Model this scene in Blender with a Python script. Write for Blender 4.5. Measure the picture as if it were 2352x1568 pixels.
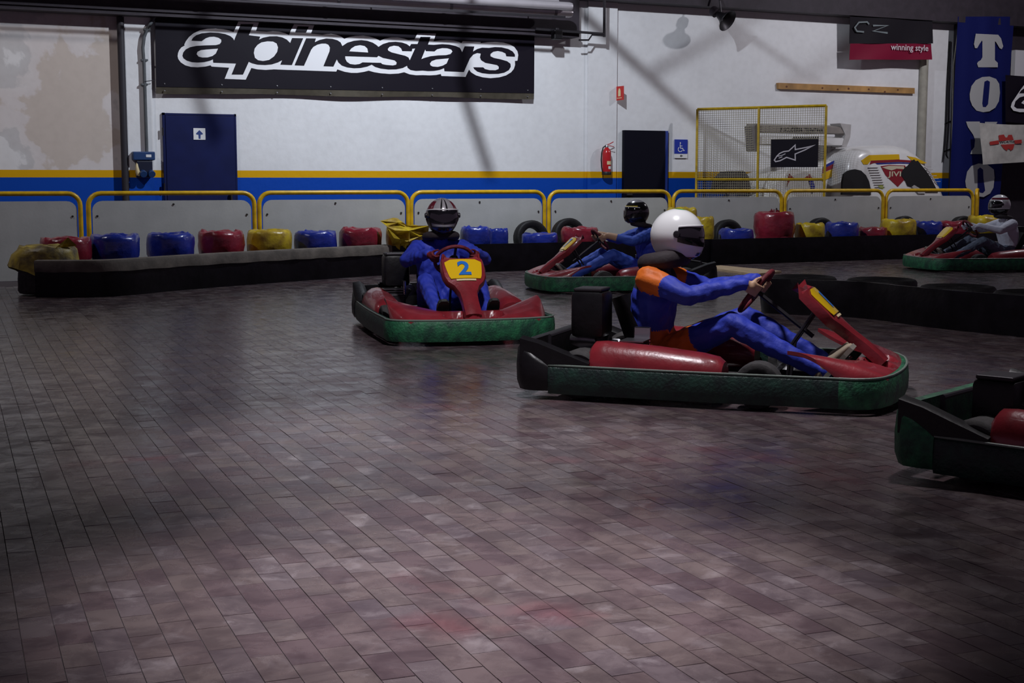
import bpy, bmesh, math, random
import numpy as np
from mathutils import Vector, Matrix, Quaternion, geometry
random.seed(7); np.random.seed(7)
for o in list(bpy.data.objects): bpy.data.objects.remove(o)
SC = bpy.context.scene
COL = SC.collection
PI = math.pi

# ------------------------------------------------------------------ camera, world, light, exposure
F, TH, PITCH, HC = 3200.0, math.radians(25.6), math.atan(369/3200.0), 1.3
cd = bpy.data.cameras.new('camera'); cam = bpy.data.objects.new('camera', cd); COL.objects.link(cam)
cd.sensor_width = 36.0; cd.lens = F/2352*36.0; cd.clip_end = 200
cam.location = (0, 0, HC); cam.rotation_euler = (PI/2-PITCH, 0, -TH)
SC.camera = cam
wd = bpy.data.worlds.new('world'); SC.world = wd; wd.use_nodes = True
wd.node_tree.nodes['Background'].inputs[0].default_value = (0.60, 0.42, 0.64, 1)
wd.node_tree.nodes['Background'].inputs[1].default_value = 0.17
SC.view_settings.view_transform = 'Standard'; SC.view_settings.look = 'None'
SC.view_settings.gamma = 1.0; SC.view_settings.use_curve_mapping = False
SC.view_settings.exposure = 0.0
def lamp(name, loc, target, power, size, col=(1, 0.97, 0.95), spot=None, blend=0.6):
    l = bpy.data.lights.new(name, 'SPOT' if spot else 'AREA')
    l.energy = power; l.color = col
    if spot:
        l.spot_size = math.radians(spot); l.spot_blend = blend; l.shadow_soft_size = size
    else:
        l.shape = 'RECTANGLE'; l.size = size[0]; l.size_y = size[1]
    o = bpy.data.objects.new(name, l); COL.objects.link(o); o.location = loc
    d = Vector(target)-Vector(loc); o.rotation_euler = d.to_track_quat('-Z', 'Y').to_euler()
    return o
LW = (8.2, 16.4, 6.2)
lamp('flood_lamp_wall', LW, (8.2, 21.9, 1.2), 385, (0.16, 0.16), (0.90, 0.97, 1.08))
lamp('flood_lamp_far', (18.5, 16.4, 6.2), (17.5, 21.9, 1.2), 165, (0.22, 0.22), (0.97, 0.95, 1.02))
lamp('flood_lamp_left', (-0.4, 17.2, 6.2), (0.8, 21.9, 1.2), 92, (0.3, 0.3), (1, 0.95, 0.97))
lamp('flood_lamp_track', (3.4, 6.6, 6.3), (4.9, 9.0, 0.3), 1300, 0.22, (0.98, 0.96, 1.02), spot=84, blend=0.9)
lamp('flood_lamp_near', (2.2, 3.1, 6.2), (1.80, 3.95, 0), 4200, 0.2, (1, 0.96, 1.0), spot=29, blend=1.0)
lamp('fill_spot_mid', (2.8, 5.4, 6.3), (2.5, 6.2, 0), 2700, 0.2, (0.97, 0.98, 1.0), spot=33, blend=1.0)  # added fill without a known fixture, lifts the dark floor between other lit areas
lamp('fill_spot_right', (6.4, 6.4, 6.2), (5.0, 4.7, 0), 700, 0.2, (1, 0.95, 1.0), spot=44, blend=1.0)  # added fill spot, no known fixture, brightens the foreground kart at the right

# ------------------------------------------------------------------ pixel helpers (photo frame 2352 x 1568 -> a known plane in the hall)
fw = Vector((math.sin(TH)*math.cos(PITCH), math.cos(TH)*math.cos(PITCH), -math.sin(PITCH)))
rt = Vector((math.cos(TH), -math.sin(TH), 0)); upv = rt.cross(fw); CAM = Vector((0, 0, HC))
def ray(x, y): return fw + rt*((x-1176)/F) - upv*((y-784)/F)
def WP(x, y, Y):
    d = ray(x, y); return CAM + d*(Y/d.y)
def GP(x, y, z=0.0):
    d = ray(x, y); return CAM + d*((z-HC)/d.z)
WY = 21.9                                     # the back wall's face

# ------------------------------------------------------------------ materials
MATS = {}
def nt(name):
    m = bpy.data.materials.new(name); m.use_nodes = True
    MATS[name] = m
    return m, m.node_tree, m.node_tree.nodes, m.node_tree.links, m.node_tree.nodes['Principled BSDF']
def mat(name, col, rough=0.5, metal=0.0, spec=0.5, noise=0.0, nscale=8.0, bump=0.0, bscale=30.0, coat=0.0, dark=None, alpha=1.0):
    m, t, N, L, b = nt(name)
    b.inputs['Base Color'].default_value = (*col, 1); b.inputs['Roughness'].default_value = rough
    b.inputs['Metallic'].default_value = metal; b.inputs['Specular IOR Level'].default_value = spec
    b.inputs['Coat Weight'].default_value = coat
    if noise > 0 or bump > 0:
        tc = N.new('ShaderNodeTexCoord')
    if noise > 0:
        n = N.new('ShaderNodeTexNoise'); n.inputs['Scale'].default_value = nscale; n.inputs['Detail'].default_value = 6
        L.new(tc.outputs['Object'], n.inputs['Vector'])
        r = N.new('ShaderNodeValToRGB'); r.color_ramp.elements[0].position = 0.35; r.color_ramp.elements[1].position = 0.68
        dk = dark if dark else tuple(c*(1-noise) for c in col)
        r.color_ramp.elements[0].color = (*dk, 1); r.color_ramp.elements[1].color = (*col, 1)
        L.new(n.outputs['Fac'], r.inputs['Fac']); L.new(r.outputs['Color'], b.inputs['Base Color'])
    if bump > 0:
        n2 = N.new('ShaderNodeTexNoise'); n2.inputs['Scale'].default_value = bscale; n2.inputs['Detail'].default_value = 4
        L.new(tc.outputs['Object'], n2.inputs['Vector'])
        bp = N.new('ShaderNodeBump'); bp.inputs['Strength'].default_value = bump; bp.inputs['Distance'].default_value = 0.02
        L.new(n2.outputs['Fac'], bp.inputs['Height']); L.new(bp.outputs['Normal'], b.inputs['Normal'])
    return m
def ramp(N, stops, mode='LINEAR'):
    r = N.new('ShaderNodeValToRGB'); cr = r.color_ramp; cr.interpolation = mode
    cr.elements[0].position = stops[0][0]; cr.elements[0].color = (*stops[0][1], 1)
    cr.elements[1].position = stops[-1][0]; cr.elements[1].color = (*stops[-1][1], 1)
    for p, c in stops[1:-1]:
        e = cr.elements.new(p); e.color = (*c, 1)
    return r
def wall_material(name, peel):
    m, t, N, L, b = nt(name)
    g = N.new('ShaderNodeNewGeometry'); s = N.new('ShaderNodeSeparateXYZ'); L.new(g.outputs['Position'], s.inputs[0])
    big = N.new('ShaderNodeTexNoise'); big.inputs['Scale'].default_value = 0.9; big.inputs['Detail'].default_value = 8
    big.inputs['Roughness'].default_value = 0.6
    L.new(g.outputs['Position'], big.inputs['Vector'])
    fine = N.new('ShaderNodeTexNoise'); fine.inputs['Scale'].default_value = 9; fine.inputs['Detail'].default_value = 6
    L.new(g.outputs['Position'], fine.inputs['Vector'])
    if peel:
        big.inputs['Scale'].default_value = 0.85; big.inputs['Distortion'].default_value = 0.2; big.inputs['Roughness'].default_value = 0.5
        mp = N.new('ShaderNodeMapping'); mp.inputs['Location'].default_value = (1.3, 0, 0.35); L.new(g.outputs['Position'], mp.inputs['Vector'])
        L.new(mp.outputs['Vector'], big.inputs['Vector'])
        r = ramp(N, [(0.0, (0.60, 0.52, 0.46)), (0.45, (0.61, 0.53, 0.47)), (0.465, (0.70, 0.64, 0.62)), (0.52, (0.72, 0.67, 0.65)),
                     (0.535, (0.60, 0.57, 0.56)), (0.58, (0.62, 0.60, 0.59)), (0.592, (0.78, 0.76, 0.75)), (1.0, (0.74, 0.71, 0.68))])
        L.new(big.outputs['Fac'], r.inputs['Fac'])
    else:
        r = ramp(N, [(0.3, (0.74, 0.74, 0.75)), (0.62, (0.81, 0.81, 0.82))]); L.new(big.outputs['Fac'], r.inputs['Fac'])
    mul = N.new('ShaderNodeMixRGB'); mul.blend_type = 'MULTIPLY'; mul.inputs[0].default_value = 0.25
    r2 = ramp(N, [(0.3, (0.8, 0.79, 0.78)), (0.6, (1, 1, 1))]); L.new(fine.outputs['Fac'], r2.inputs['Fac'])
    L.new(r.outputs['Color'], mul.inputs[1]); L.new(r2.outputs['Color'], mul.inputs[2])
    def band(z, colr, prev):
        c = N.new('ShaderNodeMath'); c.operation = 'LESS_THAN'; c.inputs[1].default_value = z; L.new(s.outputs['Z'], c.inputs[0])
        mx = N.new('ShaderNodeMixRGB'); L.new(c.outputs[0], mx.inputs[0]); L.new(prev, mx.inputs[1]); mx.inputs[2].default_value = (*colr, 1)
        return mx.outputs[0]
    c1 = band(1.462, (0.72, 0.38, 0.004), mul.outputs[0]); c2 = band(1.350, (0.004, 0.060, 0.40), c1)
    b.inputs['Specular IOR Level'].default_value = 0.12
    L.new(c2, b.inputs['Base Color']); b.inputs['Roughness'].default_value = 0.55
    bp = N.new('ShaderNodeBump'); bp.inputs['Strength'].default_value = 0.25; bp.inputs['Distance'].default_value = 0.02
    L.new((big if peel else fine).outputs['Fac'], bp.inputs['Height']); L.new(bp.outputs['Normal'], b.inputs['Normal'])
    return m
wall_material('white_wall', False); wall_material('peeling_wall', True)
def floor_material():
    m, t, N, L, b = nt('clinker_tile')
    at = N.new('ShaderNodeAttribute'); at.attribute_name = 'rnd'
    g = N.new('ShaderNodeNewGeometry')
    def noise(sc, det=5, rough=0.55, dist=0.0):
        n = N.new('ShaderNodeTexNoise'); n.inputs['Scale'].default_value = sc; n.inputs['Detail'].default_value = det
        n.inputs['Roughness'].default_value = rough; n.inputs['Distortion'].default_value = dist
        L.new(g.outputs['Position'], n.inputs['Vector']); return n
    r = ramp(N, [(0.0, (0.070, 0.046, 0.052)), (0.3, (0.088, 0.062, 0.066)), (0.55, (0.098, 0.074, 0.072)), (0.8, (0.084, 0.064, 0.072)), (1.0, (0.118, 0.092, 0.094))])
    L.new(at.outputs['Fac'], r.inputs['Fac'])
    # worn, terracotta red patches
    nr = noise(0.85, 4, 0.6); rr = ramp(N, [(0.60, (0, 0, 0)), (0.80, (1, 1, 1))]); L.new(nr.outputs['Fac'], rr.inputs['Fac'])
    mr = N.new('ShaderNodeMixRGB'); L.new(rr.outputs['Color'], mr.inputs[0]); L.new(r.outputs['Color'], mr.inputs[1]); mr.inputs[2].default_value = (0.13, 0.034, 0.042, 1)
    # rubbed rubber (dark) and scuffed pale dust
    nd = noise(5.0, 6, 0.65, 0.6); rd = ramp(N, [(0.40, (0.58, 0.56, 0.60)), (0.60, (1, 1, 1))]); L.new(nd.outputs['Fac'], rd.inputs['Fac'])
    md = N.new('ShaderNodeMixRGB'); md.blend_type = 'MULTIPLY'; md.inputs[0].default_value = 0.8
    L.new(mr.outputs[0], md.inputs[1]); L.new(rd.outputs['Color'], md.inputs[2])
    nl = noise(6.0, 6, 0.6, 0.4); rl = ramp(N, [(0.55, (0, 0, 0)), (0.78, (1, 1, 1))]); L.new(nl.outputs['Fac'], rl.inputs['Fac'])
    sc = N.new('ShaderNodeMath'); sc.operation = 'MULTIPLY'; L.new(rl.outputs['Color'], sc.inputs[0]); L.new(at.outputs['Fac'], sc.inputs[1])
    ml = N.new('ShaderNodeMixRGB'); L.new(sc.outputs[0], ml.inputs[0]); L.new(md.outputs[0], ml.inputs[1]); ml.inputs[2].default_value = (0.21, 0.18, 0.19, 1)
    L.new(ml.outputs[0], b.inputs['Base Color'])
    rg = N.new('ShaderNodeMapRange'); rg.inputs['From Min'].default_value = 0.3; rg.inputs['From Max'].default_value = 0.7
    rg.inputs['To Min'].default_value = 0.15; rg.inputs['To Max'].default_value = 0.36
    L.new(nd.outputs['Fac'], rg.inputs['Value']); L.new(rg.outputs[0], b.inputs['Roughness'])
    nb = noise(10, 4, 0.5, 0.5); bp = N.new('ShaderNodeBump'); bp.inputs['Strength'].default_value = 0.13; bp.inputs['Distance'].default_value = 0.012
    L.new(nb.outputs['Fac'], bp.inputs['Height']); L.new(bp.outputs['Normal'], b.inputs['Normal'])
    b.inputs['Specular IOR Level'].default_value = 0.75
    return m
floor_material()
mat('joint', (0.045, 0.034, 0.038), 0.8)
mat('kart_red', (0.27, 0.022, 0.032), 0.32, noise=0.35, nscale=7, bump=0.08, bscale=40, coat=0.3)
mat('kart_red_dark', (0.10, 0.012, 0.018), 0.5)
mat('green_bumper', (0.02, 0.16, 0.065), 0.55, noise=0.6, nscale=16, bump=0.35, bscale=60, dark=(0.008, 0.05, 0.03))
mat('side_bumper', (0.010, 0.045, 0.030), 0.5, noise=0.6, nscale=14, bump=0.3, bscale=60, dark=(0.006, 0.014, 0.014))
mat('black_plastic', (0.008, 0.007, 0.009), 0.42, spec=0.35, noise=0.4, nscale=14, bump=0.1)
mat('bumper_edge', (0.16, 0.20, 0.17), 0.45)
mat('rubber', (0.010, 0.009, 0.010), 0.6, spec=0.3, noise=0.4, nscale=20, bump=0.2, bscale=60)
mat('dusty_rubber', (0.05, 0.046, 0.046), 0.8, noise=0.5, nscale=18, bump=0.2)
mat('belt_rubber', (0.006, 0.005, 0.007), 0.33, spec=0.2, noise=0.5, nscale=6, bump=0.25, bscale=9)
mat('belt_top', (0.15, 0.125, 0.105), 0.75, noise=0.5, nscale=5, bump=0.2, bscale=20)
mat('chrome', (0.75, 0.75, 0.77), 0.16, metal=1.0)
mat('steel', (0.35, 0.35, 0.37), 0.35, metal=1.0, noise=0.3)
mat('dark_steel', (0.04, 0.036, 0.042), 0.45, metal=0.6)
mat('rim_metal', (0.30, 0.30, 0.31), 0.4, metal=0.8)
mat('plate_yellow', (0.80, 0.50, 0.01), 0.22, coat=0.4)
mat('digit_blue', (0.02, 0.16, 0.55), 0.3)
mat('rail_yellow', (0.72, 0.43, 0.008), 0.35, noise=0.3, nscale=10)
mat('cage_yellow', (0.62, 0.40, 0.01), 0.45, noise=0.3, nscale=12)
mat('wire', (0.42, 0.38, 0.26), 0.5, metal=0.3)
mat('board', (0.45, 0.45, 0.435), 0.55, spec=0.25, noise=0.12, nscale=3, bump=0.05)
mat('screw', (0.05, 0.045, 0.04), 0.5, metal=0.6)
mat('wrap_red', (0.25, 0.018, 0.035), 0.28, noise=0.4, nscale=5, bump=0.55, bscale=9, coat=0.3)
mat('wrap_blue', (0.016, 0.032, 0.29), 0.28, noise=0.4, nscale=5, bump=0.55, bscale=9, coat=0.3)
mat('wrap_yellow', (0.62, 0.46, 0.012), 0.36, noise=0.55, nscale=6, bump=0.6, bscale=9, dark=(0.26, 0.16, 0.02))
mat('wrap_dirty_yellow', (0.46, 0.34, 0.03), 0.5, noise=0.8, nscale=5, bump=0.6, bscale=10, dark=(0.06, 0.04, 0.025))
mat('door_blue', (0.005, 0.010, 0.075), 0.55, spec=0.2, noise=0.2, nscale=4)
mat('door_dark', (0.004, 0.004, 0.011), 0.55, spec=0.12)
mat('door_edge', (0.02, 0.05, 0.30), 0.5)
mat('sign_white', (0.78, 0.78, 0.78), 0.45)
mat('sign_blue', (0.012, 0.035, 0.36), 0.4)
mat('sign_red', (0.55, 0.025, 0.02), 0.4)
mat('sign_cream', (0.75, 0.62, 0.35), 0.45)
mat('ink', (0.012, 0.012, 0.016), 0.6)
mat('ink_blue', (0.02, 0.05, 0.22), 0.5)
mat('banner_black', (0.010, 0.008, 0.014), 0.5, spec=0.12, bump=0.1, bscale=4)
mat('banner_white', (0.80, 0.80, 0.82), 0.5)
mat('banner_hem', (0.10, 0.085, 0.06), 0.6, noise=0.3)
mat('banner_blue', (0.008, 0.012, 0.095), 0.55, spec=0.12, bump=0.15, bscale=5)
mat('banner_grey', (0.42, 0.42, 0.42), 0.55)
mat('flag_white', (0.56, 0.54, 0.50), 0.7, noise=0.25, nscale=5, bump=0.4, bscale=6)
mat('flag_red', (0.42, 0.035, 0.03), 0.6)
mat('flag_crimson', (0.20, 0.010, 0.035), 0.55, spec=0.12, bump=0.2, bscale=5)
mat('flag_dark', (0.014, 0.012, 0.016), 0.6, spec=0.12, bump=0.2, bscale=5)
mat('flag_grey_print', (0.16, 0.19, 0.20), 0.6)
mat('flag_text', (0.60, 0.55, 0.58), 0.6)
mat('conduit', (0.10, 0.11, 0.12), 0.45, noise=0.3)
mat('downpipe', (0.022, 0.019, 0.026), 0.6)
mat('grey_pipe', (0.38, 0.36, 0.30), 0.5, noise=0.2)
mat('socket_blue', (0.015, 0.05, 0.16), 0.4)
mat('socket_dark', (0.006, 0.010, 0.03), 0.4)
mat('extinguisher_red', (0.50, 0.015, 0.02), 0.25, coat=0.4)
mat('black_hose', (0.01, 0.01, 0.01), 0.5)
mat('plank_wood', (0.55, 0.30, 0.10), 0.55, noise=0.4, nscale=4)
mat('knot', (0.14, 0.05, 0.02), 0.6)
mat('floor_board', (0.50, 0.36, 0.22), 0.6, noise=0.3, nscale=6)
mat('beam_dark', (0.035, 0.026, 0.036), 0.7, noise=0.3)
mat('ceiling_dark', (0.05, 0.042, 0.05), 0.8, noise=0.3)
mat('duct_metal', (0.55, 0.51, 0.54), 0.3, metal=0.35, noise=0.15, nscale=3)
mat('body_white', (0.74, 0.73, 0.72), 0.28, coat=0.4, noise=0.12, nscale=3)
mat('wing_grey', (0.48, 0.46, 0.45), 0.35, noise=0.15)
mat('wing_tan', (0.26, 0.23, 0.21), 0.4, noise=0.2)
mat('stripe_yellow', (0.74, 0.45, 0.01), 0.35)
mat('stripe_red', (0.26, 0.02, 0.03), 0.35)
mat('stripe_blue', (0.02, 0.03, 0.28), 0.35)
mat('hole_black', (0.006, 0.005, 0.007), 0.8)
mat('cream_print', (0.62, 0.55, 0.40), 0.5)
mat('lime_print', (0.35, 0.40, 0.04), 0.5)
mat('suit_blue', (0.022, 0.045, 0.46), 0.65, noise=0.25, nscale=5, bump=0.6, bscale=11)
mat('suit_blue_pale', (0.03, 0.085, 0.50), 0.7, noise=0.2, nscale=5, bump=0.6, bscale=11)
mat('suit_orange', (0.80, 0.17, 0.012), 0.6, noise=0.25, nscale=6, bump=0.5, bscale=11)
mat('suit_white', (0.66, 0.67, 0.78), 0.7, noise=0.15, nscale=5, bump=0.6, bscale=11)
mat('jeans_grey', (0.14, 0.17, 0.24), 0.8, noise=0.2, nscale=6, bump=0.5)
mat('jacket_dark', (0.030, 0.020, 0.024), 0.8, noise=0.3, nscale=6, bump=0.5, bscale=12)
mat('skin', (0.52, 0.32, 0.20), 0.55)
mat('glove_red', (0.17, 0.010, 0.02), 0.7, noise=0.5, nscale=20, bump=0.3)
mat('shoe_dark', (0.02, 0.024, 0.024), 0.6)
mat('shoe_tan', (0.34, 0.27, 0.19), 0.7, noise=0.3)
mat('sole_yellow', (0.60, 0.52, 0.02), 0.5)
mat('sole_grey', (0.22, 0.20, 0.17), 0.7)
mat('helmet_silver', (0.42, 0.40, 0.42), 0.22, metal=0.3, coat=0.6)
mat('helmet_maroon', (0.13, 0.012, 0.025), 0.25, coat=0.6)
mat('helmet_black', (0.012, 0.011, 0.013), 0.2, coat=0.6)
mat('helmet_white', (0.80, 0.80, 0.80), 0.22, coat=0.6)
mat('helmet_green', (0.06, 0.30, 0.08), 0.3)
mat('helmet_yellow', (0.70, 0.52, 0.02), 0.3)
mat('visor', (0.010, 0.009, 0.012), 0.08, coat=0.8)

# ------------------------------------------------------------------ mesh builder
class MB:
    def __init__(s): s.v = []; s.f = []; s.m = []; s.mi = 0
    def add(s, vs, fs):
        o = len(s.v); s.v += [tuple(v) for v in vs]
        for f in fs: s.f.append(tuple(i+o for i in f)); s.m.append(s.mi)
        return s
    def box(s, a, b, M=None):
        (x0, y0, z0), (x1, y1, z1) = a, b
        vs = [Vector(p) for p in ((x0,y0,z0),(x1,y0,z0),(x1,y1,z0),(x0,y1,z0),(x0,y0,z1),(x1,y0,z1),(x1,y1,z1),(x0,y1,z1))]
        if M: vs = [M @ v for v in vs]
        return s.add(vs, [(0,3,2,1),(4,5,6,7),(0,1,5,4),(1,2,6,5),(2,3,7,6),(3,0,4,7)])
    def cbox(s, c, size, M=None, ch=0.0):
        a = [c[i]-size[i]/2 for i in range(3)]; b = [c[i]+size[i]/2 for i in range(3)]
        if ch <= 0: return s.box(a, b, M)
        # chamfered box through bmesh
        bm = bmesh.new(); bmesh.ops.create_cube(bm, size=1)
        for v in bm.verts: v.co = Vector([c[i]+v.co[i]*size[i] for i in range(3)])
        bmesh.ops.bevel(bm, geom=bm.edges[:], offset=ch, segments=2, affect='EDGES', profile=0.5)
        if M: bm.transform(M)
        bm.verts.index_update(); vs = [v.co.copy() for v in bm.verts]; fs = [[v.index for v in f.verts] for f in bm.faces]; bm.free()
        return s.add(vs, fs)
    def tube(s, pts, r, n=10, closed=False, cap=True):
        pts = [Vector(p) for p in pts]; N = len(pts); rs = r if isinstance(r, (list, tuple)) else [r]*N
        vs = []; fs = []; ref = None
        for i, p in enumerate(pts):
            if closed: d = pts[(i+1) % N]-pts[i-1]
            else: d = pts[min(i+1, N-1)]-pts[max(i-1, 0)]
            d.normalize()
            if ref is None:
                ref = Vector((0, 0, 1)) if abs(d.z) < 0.9 else Vector((1, 0, 0))
            a = (ref - d*ref.dot(d)).normalized(); ref = a; b = d.cross(a)
            for k in range(n):
                t = 2*PI*k/n; vs.append(p + (a*math.cos(t)+b*math.sin(t))*rs[i])
        M = N if closed else N-1
        for i in range(M):
            j = (i+1) % N
            for k in range(n): fs.append((i*n+k, i*n+(k+1) % n, j*n+(k+1) % n, j*n+k))
        if cap and not closed:
            fs.append(tuple(range(n))[::-1]); fs.append(tuple((N-1)*n+k for k in range(n)))
        return s.add(vs, fs)
    def lathe(s, prof, n=24, M=None, closed=False):
        vs = []; fs = []; K = len(prof)
        for k in range(n):
            t = 2*PI*k/n
            for r, z in prof: vs.append(Vector((r*math.cos(t), r*math.sin(t), z)))
        if M: vs = [M @ v for v in vs]
        for k in range(n):
            j = (k+1) % n
            for i in range(K if closed else K-1):
                i2 = (i+1) % K
                fs.append((k*K+i, j*K+i, j*K+i2, k*K+i2))
        return s.add(vs, fs)
    def loft(s, rings, cap=True, closed=True):
        n = len(rings[0]); vs = [v for r in rings for v in r]; fs = []
        for i in range(len(rings)-1):
            for k in range(n if closed else n-1):
                fs.append((i*n+k, i*n+(k+1) % n, (i+1)*n+(k+1) % n, (i+1)*n+k))
        if cap and closed:
            fs.append(tuple(range(n))[::-1]); fs.append(tuple((len(rings)-1)*n+k for k in range(n)))
        return s.add(vs, fs)
    def grid(s, fn, nu, nv, thick=None):
        vs = [Vector(fn(i/nu, j/nv)) for i in range(nu+1) for j in range(nv+1)]
        fs = [(i*(nv+1)+j, (i+1)*(nv+1)+j, (i+1)*(nv+1)+j+1, i*(nv+1)+j+1) for i in range(nu) for j in range(nv)]
        if thick is None: return s.add(vs, fs)
        th = Vector(thick); o = len(vs); vs2 = vs + [v+th for v in vs]
        fs2 = fs + [tuple(i+o for i in f)[::-1] for f in fs]
        bd = [i*(nv+1) for i in range(nu+1)] + [nu*(nv+1)+j for j in range(1, nv+1)] + [i*(nv+1)+nv for i in range(nu-1, -1, -1)] + [j for j in range(nv-1, 0, -1)]
        for a, b in zip(bd, bd[1:]+bd[:1]): fs2.append((a, b, b+o, a+o))
        return s.add(vs2, fs2)
    def poly(s, pts, ext=None):
        pts = [Vector(p) for p in pts]; tr = geometry.tessellate_polygon([pts])
        if ext is None: return s.add(pts, [tuple(t) for t in tr])
        e = Vector(ext); n = len(pts)
        fs = [tuple(t) for t in tr] + [tuple(i+n for i in t)[::-1] for t in tr]
        fs += [(i, (i+1) % n, (i+1) % n+n, i+n) for i in range(n)]
        return s.add(pts+[p+e for p in pts], fs)
    def build(s, name, mats, parent=None, smooth=False, angle=40):
        me = bpy.data.meshes.new(name); me.from_pydata(s.v, [], s.f); me.update()
        bm = bmesh.new(); bm.from_mesh(me); bmesh.ops.recalc_face_normals(bm, faces=bm.faces); bm.to_mesh(me); bm.free()
        for m in (mats if isinstance(mats, (list, tuple)) else [mats]): me.materials.append(MATS[m])
        if max(s.m, default=0) > 0: me.polygons.foreach_set('material_index', s.m)
        if smooth:
            me.polygons.foreach_set('use_smooth', [True]*len(me.polygons))
            try: me.set_sharp_from_angle(angle=math.radians(angle))
            except Exception: pass
        o = bpy.data.objects.new(name, me); COL.objects.link(o)
        if parent: o.parent = parent
        return o
def tag(o, label=None, cat=None, group=None, kind=None):
    if label: o['label'] = label
    if cat: o['category'] = cat
    if group: o['group'] = group
    if kind: o['kind'] = kind
    return o
def empty(name, loc=(0, 0, 0), rz=0.0):
    o = bpy.data.objects.new(name, None); COL.objects.link(o); o.location = loc; o.rotation_euler = (0, 0, rz); o.empty_display_size = 0.1
    return o
def kids(o): return [c for c in bpy.data.objects if c.parent == o]
def copy_tree(o, parent=None):
    c = o.copy(); COL.objects.link(c); c.parent = parent
    for ch in kids(o): copy_tree(ch, c)
    return c
def arc(c, r, a0, a1, n, ax=(1, 0, 0), ay=(0, 0, 1)):
    ax, ay, c = Vector(ax), Vector(ay), Vector(c)
    return [c + ax*(r*math.cos(a0+(a1-a0)*i/n)) + ay*(r*math.sin(a0+(a1-a0)*i/n)) for i in range(n+1)]
def text_mesh(txt, origin, right, up, height, width=None, name='lettering', m='ink', parent=None, bold=0.0, shear=0.0, depth=0.0):
    """flat lettering: baseline-left at origin"""
    cu = bpy.data.curves.new('t', 'FONT'); cu.body = txt; cu.offset = bold; cu.shear = shear; cu.resolution_u = 3
    ob = bpy.data.objects.new('t', cu); COL.objects.link(ob)
    dg = bpy.context.evaluated_depsgraph_get(); me = bpy.data.meshes.new_from_object(ob.evaluated_get(dg))
    bpy.data.objects.remove(ob); bpy.data.curves.remove(cu)
    co = [v.co.copy() for v in me.vertices]; fs = [tuple(p.vertices) for p in me.polygons]; bpy.data.meshes.remove(me)
    x0 = min(c.x for c in co); x1 = max(c.x for c in co); y0 = min(c.y for c in co); y1 = max(c.y for c in co)
    sy = height/(y1-y0); sx = (width/(x1-x0)) if width else sy
    O, R, U = Vector(origin), Vector(right).normalized(), Vector(up).normalized()
    b = MB(); b.add([O + R*((c.x-x0)*sx) + U*((c.y-y0)*sy) for c in co], fs)
    return b.build(name, m, parent)
def ribbon(pts, w, n, closed=False):
    """flat stroke in the plane with normal n"""
    pts = [Vector(p) for p in pts]; n = Vector(n); N = len(pts); L, R = [], []
    for i, p in enumerate(pts):
        a = pts[i-1] if (closed or i > 0) else p; c = pts[(i+1) % N] if (closed or i < N-1) else p
        d1 = (p-a).normalized() if (p-a).length > 1e-9 else (c-p).normalized(); d2 = (c-p).normalized() if (c-p).length > 1e-9 else d1
        t = (d1+d2); t = t.normalized() if t.length > 1e-6 else d1
        s = n.cross(t); k = 1/max(0.45, abs(s.dot(n.cross(d1))))
        L.append(p+s*(w/2*k)); R.append(p-s*(w/2*k))
    fs = []; M = N if closed else N-1
    for i in range(M): j = (i+1) % N; fs.append((i, j, j+N, i+N))
    return L+R, fs

# ================================================================== SETTING
def X_of(px, y=300, Y=WY): return WP(px, y, Y).x
XL = X_of(283); XP1 = X_of(350); XM = X_of(1347); XR = X_of(1413); XE = X_of(2186)
def struct(name, mb, m, label, parent=None, **k):
    o = mb.build(name, m, parent, **k); tag(o, label, kind='structure') if parent is None else None
    return o
CEIL = 6.6
struct('wall_left', MB().box((-14, WY+0.06, 0), (XL, WY+0.3, CEIL)), 'peeling_wall', 'old plastered wall with peeling beige paint left of dark downpipe')
struct('wall_back', MB().box((XL, WY, 0), (XM, WY+0.3, CEIL)), 'white_wall', 'white wall behind the long black banner with yellow and blue stripe')
struct('trim_1', MB().box((XL+0.03, WY-0.06, 0), (XP1, WY, CEIL)), 'white_wall', 'shallow white pilaster between dark downpipe and long black banner')
struct('trim_2', MB().box((XM, WY-0.05, 0), (XR, WY+0.3, CEIL)), 'white_wall', 'white pilaster behind the red fire extinguisher')
struct('wall_right', MB().box((XR, WY+0.02, 0), (XE, WY+0.3, CEIL)), 'white_wall', 'white wall with truss shadows above the yellow mesh gate')
struct('wall_end', MB().box((XE, WY+0.10, 0), (32, WY+0.3, CEIL)), 'beam_dark', 'dark wall at the far right behind the hanging banners')
struct('ceiling', MB().box((-14, -4, CEIL), (32, WY+0.3, CEIL+0.2)), 'ceiling_dark', 'dark hall ceiling above the track')
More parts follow.
